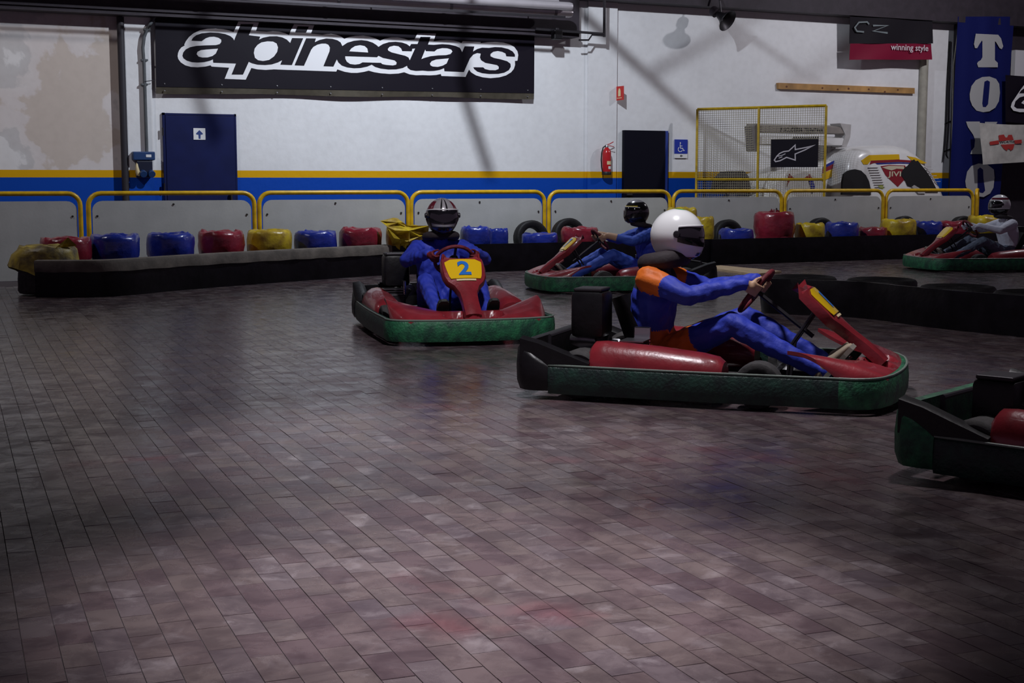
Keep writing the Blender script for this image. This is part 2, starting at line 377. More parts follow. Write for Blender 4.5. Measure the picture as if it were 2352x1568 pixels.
# --- floor: base slab and clinker tiles laid in rows that run towards the wall
fl = struct('floor', MB().box((-14, -4, -0.2), (32, WY+0.3, -0.0035)), 'clinker_tile', 'dark red clinker brick track floor with dusty scuffed tiles')
RD = Vector((0.063, 0.998, 0)).normalized(); PD = Vector((RD.y, -RD.x, 0))
TW, TL, GAP = 0.0955, 0.2, 0.0012
tiles = []
for i in range(-60, 330):
    for j in range(0, 110):
        c = PD*(i*TW) + RD*((j+0.5*(i % 2))*TL)
        if c.y > 18.2: continue
        z = c.x*math.sin(TH)+c.y*math.cos(TH); x = c.x*math.cos(TH)-c.y*math.sin(TH)
        if z < 2.4 or abs(x) > 0.372*z+1.3: continue
        tiles.append((z, x, c))
tiles.sort(key=lambda t: t[0] if (t[0] > 3.42 and abs(t[1]) < 0.37*t[0]) else 90+t[0])
def tile_geo(c, rnd, tilt=True):
    hw, hl, b = TW/2-GAP/2, TL/2-GAP/4, 0.0009
    tx, ty = (random.gauss(0, 0.0045), random.gauss(0, 0.004)) if tilt else (0, 0)
    dz = random.gauss(-0.0006, 0.0003)
    vs = []
    for q, z in ((1.0, -0.005), (0.0, 0.0)):
        for sx, sy in ((-1, -1), (1, -1), (1, 1), (-1, 1)):
            u = sx*(hw-(b if q == 0 else 0)); w = sy*(hl-(b if q == 0 else 0))
            p = PD*u+RD*w; vs.append(Vector(c)+p+Vector((0, 0, z+(dz+tx*u+ty*w if q == 0 else 0))))
    return vs, [(4, 5, 6, 7), (0, 1, 5, 4), (1, 2, 6, 5), (2, 3, 7, 6), (3, 0, 4, 7)]
def tile_mesh(name, geos, rnds):
    v = []; f = []; r = []
    for (vs, fs), rn in zip(geos, rnds):
        o = len(v); v += [tuple(p) for p in vs]; f += [tuple(i+o for i in q) for q in fs]; r += [rn]*len(fs)
    me = bpy.data.meshes.new(name); me.from_pydata(v, [], f); me.update()
    a = me.attributes.new('rnd', 'FLOAT', 'FACE'); a.data.foreach_set('value', r)
    me.materials.append(MATS['clinker_tile']); return me
var = [tile_mesh('tile', [tile_geo((0, 0, 0), 0)], [random.random()]) for _ in range(24)]
for k, (z, x, c) in enumerate(tiles[:300]):
    o = bpy.data.objects.new('tile', random.choice(var)); COL.objects.link(o); o.location = c; o.parent = fl
rest = tiles[300:]
me = tile_mesh('tile_field', [tile_geo(c, 0) for _, _, c in rest], [random.random() for _ in rest])
o = bpy.data.objects.new('tile_field', me); COL.objects.link(o); o.parent = fl; o['kind'] = 'stuff'
fl.data.materials.clear(); fl.data.materials.append(MATS['joint'])
fm = MB().box((-14, -4, -0.004), (32, 2.0, -0.001)); 

# --- doors
def door(name, p0, p1, ztop, m, label):
    a = X_of(p0, 350); b = X_of(p1, 350)
    o = struct(name, MB().cbox(((a+b)/2, WY-0.01, ztop/2), (b-a, 0.10, ztop), ch=0.006), m, label)
    return o, a, b
d1, a1, b1 = door('door_1', 380, 538, 2.30, 'door_blue', 'tall dark blue metal door with a small arrow sign')
f = MB(); f.box((a1-0.04, WY-0.05, 0), (a1-0.005, WY-0.005, 2.34)); f.box((b1+0.005, WY-0.05, 0), (b1+0.03, WY-0.005, 2.34)); f.box((a1-0.04, WY-0.05, 2.305), (b1+0.03, WY-0.005, 2.335)); f.build('door_frame', 'door_blue', d1)
h = MB()
for z in (0.5, 1.2, 2.05): h.tube([(a1-0.045, WY-0.07, z-0.06), (a1-0.045, WY-0.07, z+0.06)], 0.014)
h.build('hinge', 'dark_steel', d1)
MB().cbox((b1-0.09, WY-0.10, 1.05), (0.03, 0.08, 0.14), ch=0.006).build('handle', 'dark_steel', d1)
p = WP(444, 294, WY-0.065); q = WP(472, 321, WY-0.065)
sg = MB().box((p.x, WY-0.068, q.z), (q.x, WY-0.062, p.z)).build('door_sign', 'sign_white', d1)
cx = (p.x+q.x)/2; cz = (p.z+q.z)/2
MB().poly([(cx-0.055, WY-0.07, cz+0.005), (cx-0.045, WY-0.07, cz-0.01), (cx-0.018, WY-0.07, cz-0.01), (cx-0.014, WY-0.07, cz-0.075), (cx+0.014, WY-0.07, cz-0.075), (cx+0.018, WY-0.07, cz-0.01), (cx+0.045, WY-0.07, cz-0.01), (cx+0.055, WY-0.07, cz+0.005), (cx, WY-0.07, cz+0.06)]).build('arrow', 'ink_blue', sg)
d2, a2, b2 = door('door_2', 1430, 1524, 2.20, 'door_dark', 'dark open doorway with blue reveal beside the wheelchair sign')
MB().box((b2, WY-0.03, 0), (X_of(1533), WY+0.02, 2.20)).build('reveal', 'door_edge', d2)
MB().cbox((a2+0.1, WY-0.08, 1.05), (0.12, 0.05, 0.03), ch=0.006).build('handle', 'dark_steel', d2)

# --- beams, girder and heater duct under the ceiling
bl = MB().box((-14, WY-0.30, 3.76), (X_of(1312, 60), WY-0.001, CEIL-0.001))  # box extended unseen to the ceiling, keeps bright upper wall out of floor reflections
bl.box((-14, WY-0.34, 3.82), (X_of(1312, 60), WY-0.30, 3.86)); struct('trim_3', bl, 'beam_dark', 'dark steel beam with added fascia along the wall above the long black banner')
struct('trim_4', MB().box((X_of(1312, 60), WY-0.34, 4.42), (32, WY-0.001, CEIL-0.001)), 'beam_dark', 'dark steel beam with added fascia high on the wall right of the heater duct')  # above the beam itself this is an added dark screen up to the ceiling
hd = empty('heater_duct', (X_of(1000, 30, 21.2), 21.2, 4.1)); tag(hd, 'silver heating duct of parallel tubes under the ceiling above the black banner', 'heating duct')
xe = WP(1312, 30, 21.2).x
def rel(root, pts): return [Vector(p)-Vector(root.location) for p in pts]
for k, (dy, dz, r) in enumerate(((0, 0.02, 0.085), (-0.20, 0.10, 0.07), (0.1, 0.19, 0.06))):
    MB().tube(rel(hd, [(-6, 21.2+dy, 4.09+dz), (xe-0.05-0.1*k, 21.2+dy, 4.09+dz), (xe-0.1*k, 21.2+dy, 4.09+dz)]), [r, r, r*0.85], 18).build('tube', 'duct_metal', hd, smooth=True)
for k in range(4):
    x = xe-0.35-1.9*k
    c = MB().tube(rel(hd, [(x, 21.2, 4.11), (x+0.05, 21.2, 4.11)]), 0.091, 18); c.build('clamp', 'steel', hd, smooth=True)
MB().box(*[tuple(v) for v in rel(hd, [(-6, 20.93, 3.985), (xe-0.25, 20.97, 4.02)])]).build('rail', 'dark_steel', hd)
for k in range(3):
    x = xe-0.8-2.6*k
    MB().tube(rel(hd, [(x, 21.2, 4.2), (x, 21.2, CEIL)]), 0.012, 6).build('hanger', 'dark_steel', hd)
# bracket at the end of the duct
br = empty('steel_bracket', WP(1388, 85, 21.5)); tag(br, 'black steel hanger bracket beside the end of the heating duct', 'bracket')
B0 = br.location
def bp(px, py, Y=21.5): return WP(px, py, Y)-B0
MB().tube([bp(1388, 85), bp(1388, 0)+Vector((0, 0, 2.0))], 0.028, 6).build('upright', 'dark_steel', br)
MB().tube([bp(1230, 66), bp(1388, 78)], 0.022, 6).build('arm', 'dark_steel', br)
MB().tube([bp(1330, 92), bp(1352, 92), bp(1360, 80), bp(1388, 82)], 0.016, 6).build('hook', 'dark_steel', br)
bx = empty('junction_box', WP(1279, 80, 21.45)); tag(bx, 'small black box hanging under the duct right of the black banner', 'box')
MB().cbox((0, 0, 0), (0.16, 0.14, 0.16), ch=0.015).build('body', 'black_plastic', bx)
MB().cbox((0, 0, 0.095), (0.06, 0.06, 0.04), ch=0.008).build('mount', 'dark_steel', bx)

# --- lattice girder in front of the wall, out of the frame above; its diagonals cut the flood light
gd = empty('roof_girder', (14, 18.6, 5.6)); tag(gd, 'steel lattice girder under the roof above the track', kind='structure')
def thru(px, py):            # the point of the girder plane whose shadow falls on this spot of the wall
    P_, L_ = WP(px, py, WY), Vector(LW); return L_+(P_-L_)*((18.6-L_.y)/(WY-L_.y))-Vector(gd.location)
for (p0, p1, r) in (((1330, 28), (1720, 385), 0.040), ((1495, 168), (1760, 20), 0.030), ((1640, 30), (1880, 190), 0.032), ((1800, 205), (2060, 30), 0.034), ((1860, 250), (2110, 40), 0.030), ((1060, 200), (1125, 400), 0.036), ((430, 150), (492, 330), 0.03)):
    a_, b_ = thru(*p0), thru(*p1)
    MB().tube([a_, b_], r, 8).build('diagonal', 'dark_steel', gd)
    t_ = a_ if a_.z > b_.z else b_
    MB().tube([t_, Vector((t_.x, 0, CEIL-5.6))], r, 8).build('hanger', 'dark_steel', gd)
# --- loudspeaker under the beam
ls = empty('horn_loudspeaker', WP(1660, 40, 21.3)); tag(ls, 'dusty grey horn loudspeaker hanging under the beam high on the wall', 'loudspeaker')
Mh = Matrix.Rotation(math.radians(125), 4, 'X') @ Matrix.Rotation(math.radians(20), 4, 'Y')
MB().lathe([(0.04, -0.16), (0.06, -0.10), (0.09, 0.0), (0.15, 0.09), (0.20, 0.13), (0.205, 0.12), (0.15, 0.075), (0.08, -0.02), (0.0, -0.05)], 24, Mh).build('horn', 'dark_steel', ls, smooth=True)
MB().lathe([(0.0, -0.27), (0.08, -0.27), (0.09, -0.25), (0.09, -0.16), (0.0, -0.15)], 20, Mh).build('driver', 'beam_dark', ls, smooth=True)
MB().tube([(0, 0.05, 0.05), (0, 0.1, 0.30), (0, 0.2, 0.5)], 0.018, 6).build('stand', 'dark_steel', ls)

# --- downpipe, conduit and sockets
pb = WP(290, 445, WY-0.1); ptp = WP(277, 0, WY-0.1)
dp = MB().tube([(XL+0.0, WY-0.05, 0.0), (XL+0.0, WY-0.05, 3.75)], 0.055, 14).build('downpipe', 'downpipe', None, smooth=True); tag(dp, 'dark vertical downpipe between peeling wall and white pilaster', 'pipe')
cr_ = empty('conduit_pipe', WP(336, 345, WY-0.12)); tag(cr_, 'grey electrical conduit bending up beside the black banner', 'pipe')
R0 = cr_.location
cp = [WP(337, 348, WY-0.12), WP(334, 250, WY-0.12), WP(331, 150, WY-0.12), WP(328, 110, WY-0.12), WP(331, 85, WY-0.12), WP(338, 66, WY-0.12), WP(347, 52, WY-0.12), WP(356, 38, WY-0.12)]
MB().tube([v-R0 for v in cp], 0.026, 10).build('tube', 'conduit', cr_, smooth=True)
for py in (194, 138, 68):
    c = WP(332 if py > 100 else 338, py, WY-0.12)-R0
    MB().cbox(c+Vector((0, 0.03, 0)), (0.10, 0.10, 0.03), ch=0.005).build('clip', 'conduit', cr_)
MB().tube([WP(333, 187, WY-0.15)-R0, WP(357, 184, WY-0.14)-R0], 0.006, 6).build('tie_wire', 'dark_steel', cr_)
sb = empty('socket_box', WP(330, 380, WY-0.12)); tag(sb, 'blue industrial socket box with outlets on the white pilaster', 'socket box')
S0 = sb.location
def sp(px, py): return WP(px, py, WY-0.12)-S0
c = (sp(305, 349)+sp(353, 367))/2; MB().cbox(c, (0.33, 0.16, 0.13), ch=0.015).build('upper_housing', 'socket_blue', sb)
c = sp(331, 388); MB().cbox(c, (0.24, 0.12, 0.25), ch=0.015).build('lower_housing', 'socket_dark', sb)
for px, py in ((326, 396), (345, 396)):
    c = sp(px, py); M = Matrix.Translation(c+Vector((0, -0.06, 0))) @ Matrix.Rotation(math.radians(110), 4, 'X')
    MB().lathe([(0.0, 0.09), (0.048, 0.09), (0.055, 0.08), (0.045, 0.0), (0.0, 0.0)], 16, M).build('socket', 'socket_blue', sb, smooth=True)
c = sp(339, 358)+Vector((0, -0.083, 0)); MB().cbox(c, (0.08, 0.006, 0.04)).build('label', 'sign_white', sb)
MB().tube([sp(316, 366)+Vector((0, -0.02, 0)), sp(313, 380)+Vector((0, -0.05, 0)), sp(315, 395)+Vector((0, -0.05, 0)), sp(318, 404)+Vector((0, -0.03, 0))], [0.012, 0.02, 0.035, 0.03], 10).build('plug', 'sign_cream', sb, smooth=True)
# pair of grey pipes right of the plank
gp = MB().tube([(X_of(2113, 300), WY-0.05, 0), (X_of(2119, 140), WY-0.05, 4.4)], 0.085, 14).build('wall_pipe', 'grey_pipe', None, smooth=True); tag(gp, 'vertical beige pipe on the wall under the crimson flag', 'pipe')

# ------------------------------------------------------------------ traced flat prints (banner lettering, logos)
def mp(pts, ox, oy, s, Y): return [WP(ox+x/s, oy+y/s, Y) for x, y in pts]
A1 = lambda pts, Y: mp(pts, 400, 40, 7.84, Y)
A2 = lambda pts, Y: mp(pts, 660, 40, 7.84, Y)
A3 = lambda pts, Y: mp(pts, 920, 50, 7.84, Y)
BY = WY-0.14
bn = empty('long_banner', WP(790, 205, BY)); tag(bn, 'long black banner with white outlined lettering along the white wall', 'banner')
def build_rel(mb, name, m, root, smooth=False):
    L0 = Vector(root.location); mb.v = [tuple(Vector(v)-L0) for v in mb.v]; return mb.build(name, m, root, smooth)
TLc, TRc, BLc, BRc = WP(356, 20, BY), WP(1228, 60, BY), WP(359, 199, BY), WP(1227, 214, BY)
def bnf(u, v):
    top = TLc.lerp(TRc, u); bot = BLc.lerp(BRc, u)
    p = top.lerp(bot, v); p.y += 0.012*math.sin(u*31)*v**3 + 0.01; return p
def bnflat(u, v):
    p = TLc.lerp(TRc, u).lerp(BLc.lerp(BRc, u), v); p.y += 0.004; return p
build_rel(MB().grid(bnflat, 24, 4, (0, 0.012, 0)), 'cloth', 'banner_black', bn)
def hemf(u, v):
    bot = BLc.lerp(BRc, u); p = bot + Vector((0, 0.012, -0.085*v-0.02*v*(0.5+0.5*math.sin(u*14+1)))); p.y += 0.03*v+0.015*math.sin(u*23)*v; return p
build_rel(MB().grid(hemf, 60, 3, (0, 0.004, 0)), 'hem', 'banner_hem', bn)
e = MB()
for k in range(8):
    u = 0.02+0.96*k/7
    for dz in (0.05, -0.055):
        e = MB(); c = BLc.lerp(BRc, u)+Vector((0, -0.004 if dz > 0 else 0.0, dz)); e.lathe([(0.0, -0.002), (0.012, -0.002), (0.012, 0.004)], 8, Matrix.Translation(c) @ Matrix.Rotation(PI/2, 4, 'X')); build_rel(e, 'eyelet', 'rim_metal', bn)
white_outer = A1([(62,700),(70,640),(90,590),(130,540),(190,505),(182,488),(210,430),(270,350),(350,285),(470,230),(600,203),(750,200),(880,212),(980,232),(1068,262),(1110,180),(1170,42),(1540,50),(1472,245),(1665,258),(1780,248),(1900,258),(2000,285),(2068,318)], BY) + \
  A2([(60,240),(140,82),(500,98),(425,290),(632,312),(700,300),(790,295),(880,310),(960,340),(1025,385),(1120,350),(1230,333),(1370,328),(1480,345),(1580,375),(1670,420),(1760,380),(1870,360),(1990,360),(2090,378),(2180,405)], BY) + \
  A3([(250,318),(305,210),(640,212),(595,352),(700,335),(830,328),(960,338),(1050,362),(1095,385),(1120,350),(1445,362),(1440,385),(1560,368),(1700,362),(1850,375),(1960,405),(2050,455),(2105,530),(2120,600),(2105,700),(2060,705),(2062,780),(2040,850),(1990,910),(1900,965),(1780,1000),(1620,1015),(1480,1000),(1360,965),(1270,910),(1232,860),(1170,992),(735,975),(725,940),(640,958),(520,965),(410,960),(280,962),(160,945),(65,908)], BY) + \
  A2([(2000,1010),(1850,1018),(1680,1005),(1560,985),(1465,958),(1380,980),(1260,998),(1150,998),(1030,978),(900,935),(880,975),(200,950)], BY) + \
  A1([(2038,945),(1800,935),(1650,945),(1500,935),(1390,910),(1290,1120),(910,1105),(990,905),(675,885),(655,862),(560,885),(420,897),(300,890),(200,862),(120,810),(75,750)], BY)
build_rel(MB().poly(white_outer), 'outline_print', 'banner_white', bn)
BK = BY-0.003
bk = MB()
bk.poly(A1([(310,418),(340,365),(400,320),(500,285),(650,270),(800,278),(920,300),(1010,335),(1060,375),(1080,415),(1200,120),(1430,120),(1345,320),(1550,345),(1530,400),(1600,365),(1720,340),(1850,338),(1950,360),(2030,400),(2090,460),(2125,370),(2325,375),(2120,858),(1912,850),(1945,770),(1870,810),(1760,845),(1640,857),(1500,850),(1400,825),(1345,798),(1240,1030),(1035,1028),(1115,830),(705,815),(700,755),(640,782),(540,805),(430,812),(320,805),(230,778),(170,735),(150,690),(165,630),(210,575),(290,535),(400,512),(550,503),(750,498),(820,480),(850,440),(850,400),(800,365),(720,345),(640,350),(570,375),(520,410),(495,428)], BK))
bk.poly(A2([(185,158),(388,165),(335,275),(140,268)], BK))
bk.poly(A2([(340,375),(515,378),(495,445),(580,405),(700,378),(810,385),(900,410),(960,450),(990,515),(1080,455),(1200,420),(1330,407),(1440,420),(1540,455),(1610,500),(1640,530),(1720,480),(1830,445),(1950,438),(2060,450),(2150,480),(2205,520)], BK) +
        A3([(190,400),(305,400),(360,270),(540,272),(495,410),(600,415),(750,402),(880,410),(990,435),(1070,470),(1110,545),(1155,440),(1330,445),(1305,535),(1380,490),(1470,465),(1590,470),(1700,455),(1820,460),(1940,490),(2020,535),(2060,590),(2060,630),(1905,622),(1890,570),(1830,540),(1750,525),(1670,540),(1620,580),(1620,620),(1680,650),(1800,675),(1920,710),(1980,755),(1985,810),(1950,870),(1870,915),(1760,938),(1600,940),(1470,925),(1380,895),(1325,850),(1310,818),(1490,820),(1520,850),(1600,870),(1710,872),(1765,850),(1770,810),(1740,780),(1650,762),(1530,740),(1450,690),(1430,640),(1445,572),(1380,562),(1310,590),(1250,660),(1140,905),(790,890),(785,835),(700,868),(600,885),(490,888),(400,878),(280,885),(180,868),(130,830)], BK) +
        A2([(2155,870),(2080,910),(1960,935),(1820,938),(1680,920),(1580,890),(1520,850),(1440,885),(1320,910),(1200,915),(1080,900),(980,865),(920,810),(892,755),(830,885),(650,878),(760,610),(768,540),(740,490),(690,470),(620,470),(540,490),(470,530),(430,580),(300,870),(130,862)], BK))
build_rel(bk, 'letter_print', 'banner_black', bn)
BC = BY-0.006
build_rel(MB().poly(A1([(405,660),(420,620),(480,590),(580,578),(790,562),(750,650),(690,695),(600,720),(510,722),(440,705)], BC)), 'counter_print', 'banner_white', bn)
build_rel(MB().poly(A1([(1435,640),(1450,560),(1500,495),(1570,450),(1680,430),(1780,435),(1845,470),(1870,540),(1855,620),(1800,700),(1710,765),(1600,785),(1510,770),(1455,725)], BC)), 'counter_print', 'banner_white', bn)
build_rel(MB().poly(A2([(1115,610),(1150,560),(1220,515),(1310,500),(1390,515),(1440,560),(1455,632)], BC)), 'counter_print', 'banner_white', bn)
build_rel(MB().poly(A2([(1042,700),(1615,718),(1640,692),(1720,730),(1840,755),(1930,775),(1968,810),(1960,850),(1900,865),(1780,855),(1710,840),(1685,818),(1355,808),(1300,838),(1220,850),(1130,838),(1070,795),(1045,745)], BC)), 'counter_print', 'banner_white', bn)
build_rel(MB().poly(A2([(1808,570),(1840,530),(1920,508),(2000,520),(2050,560),(2068,608),(2240,612),(2250,565),(2300,560),(2205,770),(2180,720),(2120,690),(2000,660),(1880,630),(1820,600)], BC)), 'counter_print', 'banner_white', bn)
build_rel(MB().poly(A3([(445,500),(455,530),(610,535),(660,495),(750,475),(840,478),(910,500),(935,535),(900,580),(820,600),(680,605),(540,620),(430,650),(375,672)], BC)), 'counter_print', 'banner_white', bn)
build_rel(MB().poly(A3([(530,750),(560,710),(640,680),(870,658),(830,750),(760,790),(670,812),(580,805),(540,785)], BC)), 'counter_print', 'banner_white', bn)

# --- wall signs and extinguisher
fs_ = empty('fire_sign', WP(1413, 215, WY-0.02)); tag(fs_, 'small red fire extinguisher sign projecting from the white wall', 'sign')
F0 = Vector(fs_.location); sx0, sx1 = WP(1414, 198, WY), WP(1432, 232, WY)
Yf = WY-0.22
a = WP(1414, 199, WY-0.03); b = WP(1432, 197, Yf); c_ = WP(1432, 229, Yf); d_ = WP(1414, 231, WY-0.03)
nrm = (b-a).cross(d_-a).normalized(); nrm = nrm if nrm.y < 0 else -nrm
build_rel(MB().poly([a, b, c_, d_], ext=tuple(-nrm*0.012)), 'plate', 'sign_red', fs_)
mid = (a+b+c_+d_)/4
pr = MB()
def onplate(u, v): return a.lerp(b, u).lerp(d_.lerp(c_, u), v)+nrm*0.004
pr.poly([onplate(u, v) for u, v in ((.38, .25), (.44, .16), (.56, .16), (.62, .25), (.66, .36), (.66, .72), (.34, .72), (.34, .36))])
pr.poly([onplate(u, v) for u, v in ((.2, .82), (.8, .82), (.8, .87), (.2, .87))])
build_rel(pr, 'pictogram', 'sign_cream', fs_)
ex = empty('fire_extinguisher', WP(1393, 400, WY-0.16)); tag(ex, 'red fire extinguisher with black hose hanging on the white pilaster', 'fire extinguisher')
E0 = Vector(ex.location)
MB().lathe([(0.0, 0.0), (0.075, 0.0), (0.08, 0.015), (0.08, 0.37), (0.07, 0.42), (0.04, 0.455), (0.03, 0.47), (0.0, 0.47)], 24).build('cylinder', 'extinguisher_red', ex, smooth=True)
MB().lathe([(0.082, -0.012), (0.084, 0.0), (0.084, 0.04), (0.081, 0.045)], 24).build('foot_ring', 'black_hose', ex, smooth=True)
MB().lathe([(0.0, 0.455), (0.03, 0.46), (0.03, 0.50), (0.02, 0.52), (0.0, 0.52)], 14).build('valve', 'steel', ex, smooth=True)
MB().tube([(-0.01, 0, 0.51), (0.06, -0.01, 0.535), (0.13, -0.01, 0.57)], 0.008, 6).build('lever', 'extinguisher_red', ex)
MB().tube([(0.0, 0, 0.495), (0.06, -0.01, 0.50), (0.14, -0.01, 0.485)], 0.007, 6).build('grip', 'extinguisher_red', ex)
MB().tube([(-0.02, 0, 0.50), (-0.07, 0, 0.47), (-0.105, -0.01, 0.38), (-0.115, -0.01, 0.25), (-0.105, -0.01, 0.12), (-0.085, -0.01, 0.03)], 0.011, 8).build('hose', 'black_hose', ex, smooth=True)
def cylpatch(a0, a1, z0, z1, r=0.0812):
    return MB().grid(lambda u, v: (r*math.sin(a0+(a1-a0)*u), -r*math.cos(a0+(a1-a0)*u), z0+(z1-z0)*v), 8, 1)
cylpatch(-0.1, 0.95, 0.09, 0.14).build('label', 'sign_white', ex)
cylpatch(-0.4, 0.9, 0.17, 0.23).build('print', 'sign_cream', ex)
MB().cbox((0, 0.10, 0.33), (0.05, 0.12, 0.04)).build('wall_hook', 'steel', ex)
ws = empty('wheelchair_sign', WP(1565, 360, WY)); tag(ws, 'blue square wheelchair sign with a white arrow panel below', 'sign')
p = WP(1551, 320, WY-0.01); q = WP(1579, 353, WY-0.01); q2 = WP(1579, 363, WY-0.01)
build_rel(MB().box((p.x, WY-0.012, q.z), (q.x, WY+0.02, p.z)), 'blue_plate', 'sign_blue', ws)
build_rel(MB().box((p.x, WY-0.012, q2.z), (q.x, WY+0.02, q.z-0.004)), 'arrow_plate', 'sign_white', ws)
WQ = lambda pts: [WP(1200+x/3.485, y/3.485, WY-0.016) for x, y in pts]
ic = MB()
vs, fc = ribbon(WQ([(1264, 1138), (1264, 1152)]), 0.02, (0, -1, 0)); ic.add(vs, fc)
vs, fc = ribbon(WQ([(1262, 1156), (1264, 1185), (1283, 1187), (1290, 1205), (1298, 1202)]), 0.014, (0, -1, 0)); ic.add(vs, fc)
vs, fc = ribbon(WQ([(1254, 1178), (1246, 1190), (1247, 1203), (1257, 1213), (1272, 1212), (1281, 1201)]), 0.012, (0, -1, 0)); ic.add(vs, fc)
vs, fc = ribbon(WQ([(1264, 1168), (1280, 1168)]), 0.012, (0, -1, 0)); ic.add(vs, fc)
build_rel(ic, 'wheelchair_print', 'sign_white', ws)
ar = MB(); vs, fc = ribbon(WQ([(1284, 1247), (1266, 1247)]), 0.012, (0, -1, 0)); ar.add(vs, fc)
vs, fc = ribbon(WQ([(1273, 1239), (1264, 1247), (1273, 1256)]), 0.010, (0, -1, 0)); ar.add(vs, fc)
build_rel(ar, 'arrow_print', 'ink', ws)

# --- wooden plank
pk = empty('wooden_plank', WP(1945, 205, WY-0.02)); tag(pk, 'long narrow wooden plank with knots fixed to the white wall', 'plank')
a = WP(1788, 190, WY-0.05); b = WP(2101, 202, WY-0.05); c_ = WP(2101, 215, WY-0.05); d_ = WP(1789, 204, WY-0.05)
build_rel(MB().poly([a, b, c_, d_], ext=(0, 0.07, 0)), 'board', 'plank_wood', pk)
for u, v in ((0.055, 0.6), (0.31, 0.6), (0.42, 0.75), (0.5, 0.55), (0.65, 0.55), (0.77, 0.85), (0.87, 0.45)):
    k_ = MB(); c0 = a.lerp(b, u).lerp(d_.lerp(c_, u), v)+Vector((0, -0.002, 0))
    k_.add([c0+Vector((0.028*math.cos(t)*random.uniform(.7, 1.1), 0, 0.022*math.sin(t)*random.uniform(.7, 1.1))) for t in [i*PI/4 for i in range(8)]], [tuple(range(8))])
    build_rel(k_, 'knot', 'knot', pk)
# --- crimson/black flag "winning style"
wf = empty('crimson_flag', WP(2045, 135, WY-0.3)); tag(wf, 'black and crimson flag with winning style lettering under the beam', 'flag')
FY = WY-0.30
def flagf(px0, py0, px1, py1, amp, ph):
    def fn(u, v):
        p = WP(px0+(px1-px0)*u, py0+(py1-py0)*v, FY); p.y += amp*math.sin(u*9+ph+2*v)*(0.3+v); return p
    return fn
build_rel(MB().grid(flagf(1953, 20, 2141, 100, 0.02, 0), 24, 10, (0, 0.006, 0)), 'upper_cloth', 'flag_dark', wf, True)
build_rel(MB().grid(flagf(1953, 100, 2139, 137, 0.02, 0), 24, 6, (0, 0.006, 0)), 'lower_cloth', 'flag_crimson', wf, True)
o_ = WP(2046, 119, FY-0.035); r_ = WP(2132, 122, FY-0.035)
text_mesh('winning style', o_-Vector(wf.location), r_-o_, (0, 0, 1), 0.155, (r_-o_).length, 'lettering', 'flag_text', wf, bold=0.012)
pm = MB()
FQ = lambda pts: [WP(1750+x/3.41, y/3.41, FY-0.03) for x, y in pts]
vs, fc = ribbon(FQ([(840, 190), (825, 172), (760, 175), (728, 215), (745, 245), (800, 250)]), 0.03, (0, -1, 0)); pm.add(vs, fc)
vs, fc = ribbon(FQ([(870, 200), (985, 200), (872, 243), (985, 258)]), 0.035, (0, -1, 0)); pm.add(vs, fc)
build_rel(pm, 'faint_print', 'flag_grey_print', wf)
# --- right end: dark post, cables, blue banner, black banner, white flag
po = MB().box((XE-0.02, WY-0.12, 0), (XE+0.11, WY+0.018, 4.41)).build('corner_post', 'downpipe'); tag(po, 'dark steel post left of the tall blue lettered banner', 'post')
cb = empty('cable_run', WP(2172, 360, WY-0.06)); tag(cb, 'pair of thin dark cables hanging beside the dark post', 'cables')
C0 = Vector(cb.location)
for pts in ([(2180, 95), (2174, 200), (2171, 290), (2167, 345), (2164, 372)], [(2183, 95), (2179, 200), (2177, 290), (2172, 355), (2176, 362)], [(2168, 348), (2183, 342)], [(2170, 285), (2184, 278)]):
    MB().tube([WP(x, y, WY+0.006)-C0 for x, y in pts], 0.012, 6).build('cable', 'black_hose', cb)
for pts in ([(2187, 300), (2190, 150), (2199, 80)],):
    MB().tube([WP(x, y, WY-0.16)-C0 for x, y in [(2186, 430)]+pts], 0.012, 6).build('pale_cable', 'grey_pipe', cb)
TY = WY-0.35
tb = empty('tall_blue_banner', WP(2250, 480, TY)); tag(tb, 'tall blue hanging banner with large grey vertical letters', 'banner')
def tbf(u, v):
    l = WP(2201, 38, TY).lerp(WP(2180, 500, TY), v); r = WP(2331, 38, TY).lerp(WP(2292, 500, TY), v)
    p = l.lerp(r, u); p.y += 0.014*math.sin(u*9+2*v)+0.008*math.sin(u*19+1); return p
build_rel(MB().grid(tbf, 40, 20, (0, 0.006, 0)), 'cloth', 'banner_blue', tb, True)
T5 = lambda pts: mp(pts, 2160, 40, 6.03, TY-0.028)
T6 = lambda pts: mp(pts, 2160, 240, 6.03, TY-0.028)
T7 = lambda pts, top: mp(pts, 2160, top, 6.03, TY-0.031)
lt = [
 T5([(490,225),(800,240),(840,290),(870,400),(850,440),(820,425),(770,340),(755,330),(755,590),(795,630),(795,690),(525,690),(508,640),(520,615),(560,590),(582,550),(582,330),(575,320),(540,370),(510,425),(480,425),(465,370)]),
 T5([(405,1060),(430,950),(490,870),(580,825),(680,818),(770,850),(815,920),(825,1040),(810,1160),(760,1250),(680,1300),(590,1312),(500,1290),(440,1220),(410,1140)]),
 T6([(355,235),(545,235),(550,330),(600,330),(620,240),(790,240),(700,400),(650,490),(650,590),(690,640),(690,685),(415,685),(430,640),(470,590),(480,490),(455,420),(380,310)]),
 T6([(345,1060),(370,930),(430,850),(530,815),(650,830),(740,900),(750,1010),(735,1150),(690,1230),(600,1280),(500,1270),(400,1200),(355,1140)])]
for q_ in lt: build_rel(MB().poly(q_), 'letter', 'banner_grey', tb)
sl = MB().poly(T7([(610,890),(650,870),(685,890),(680,980),(660,1200),(630,1240),(590,1240),(580,1190),(600,980)], 40)); build_rel(sl, 'letter_slot', 'banner_blue', tb)
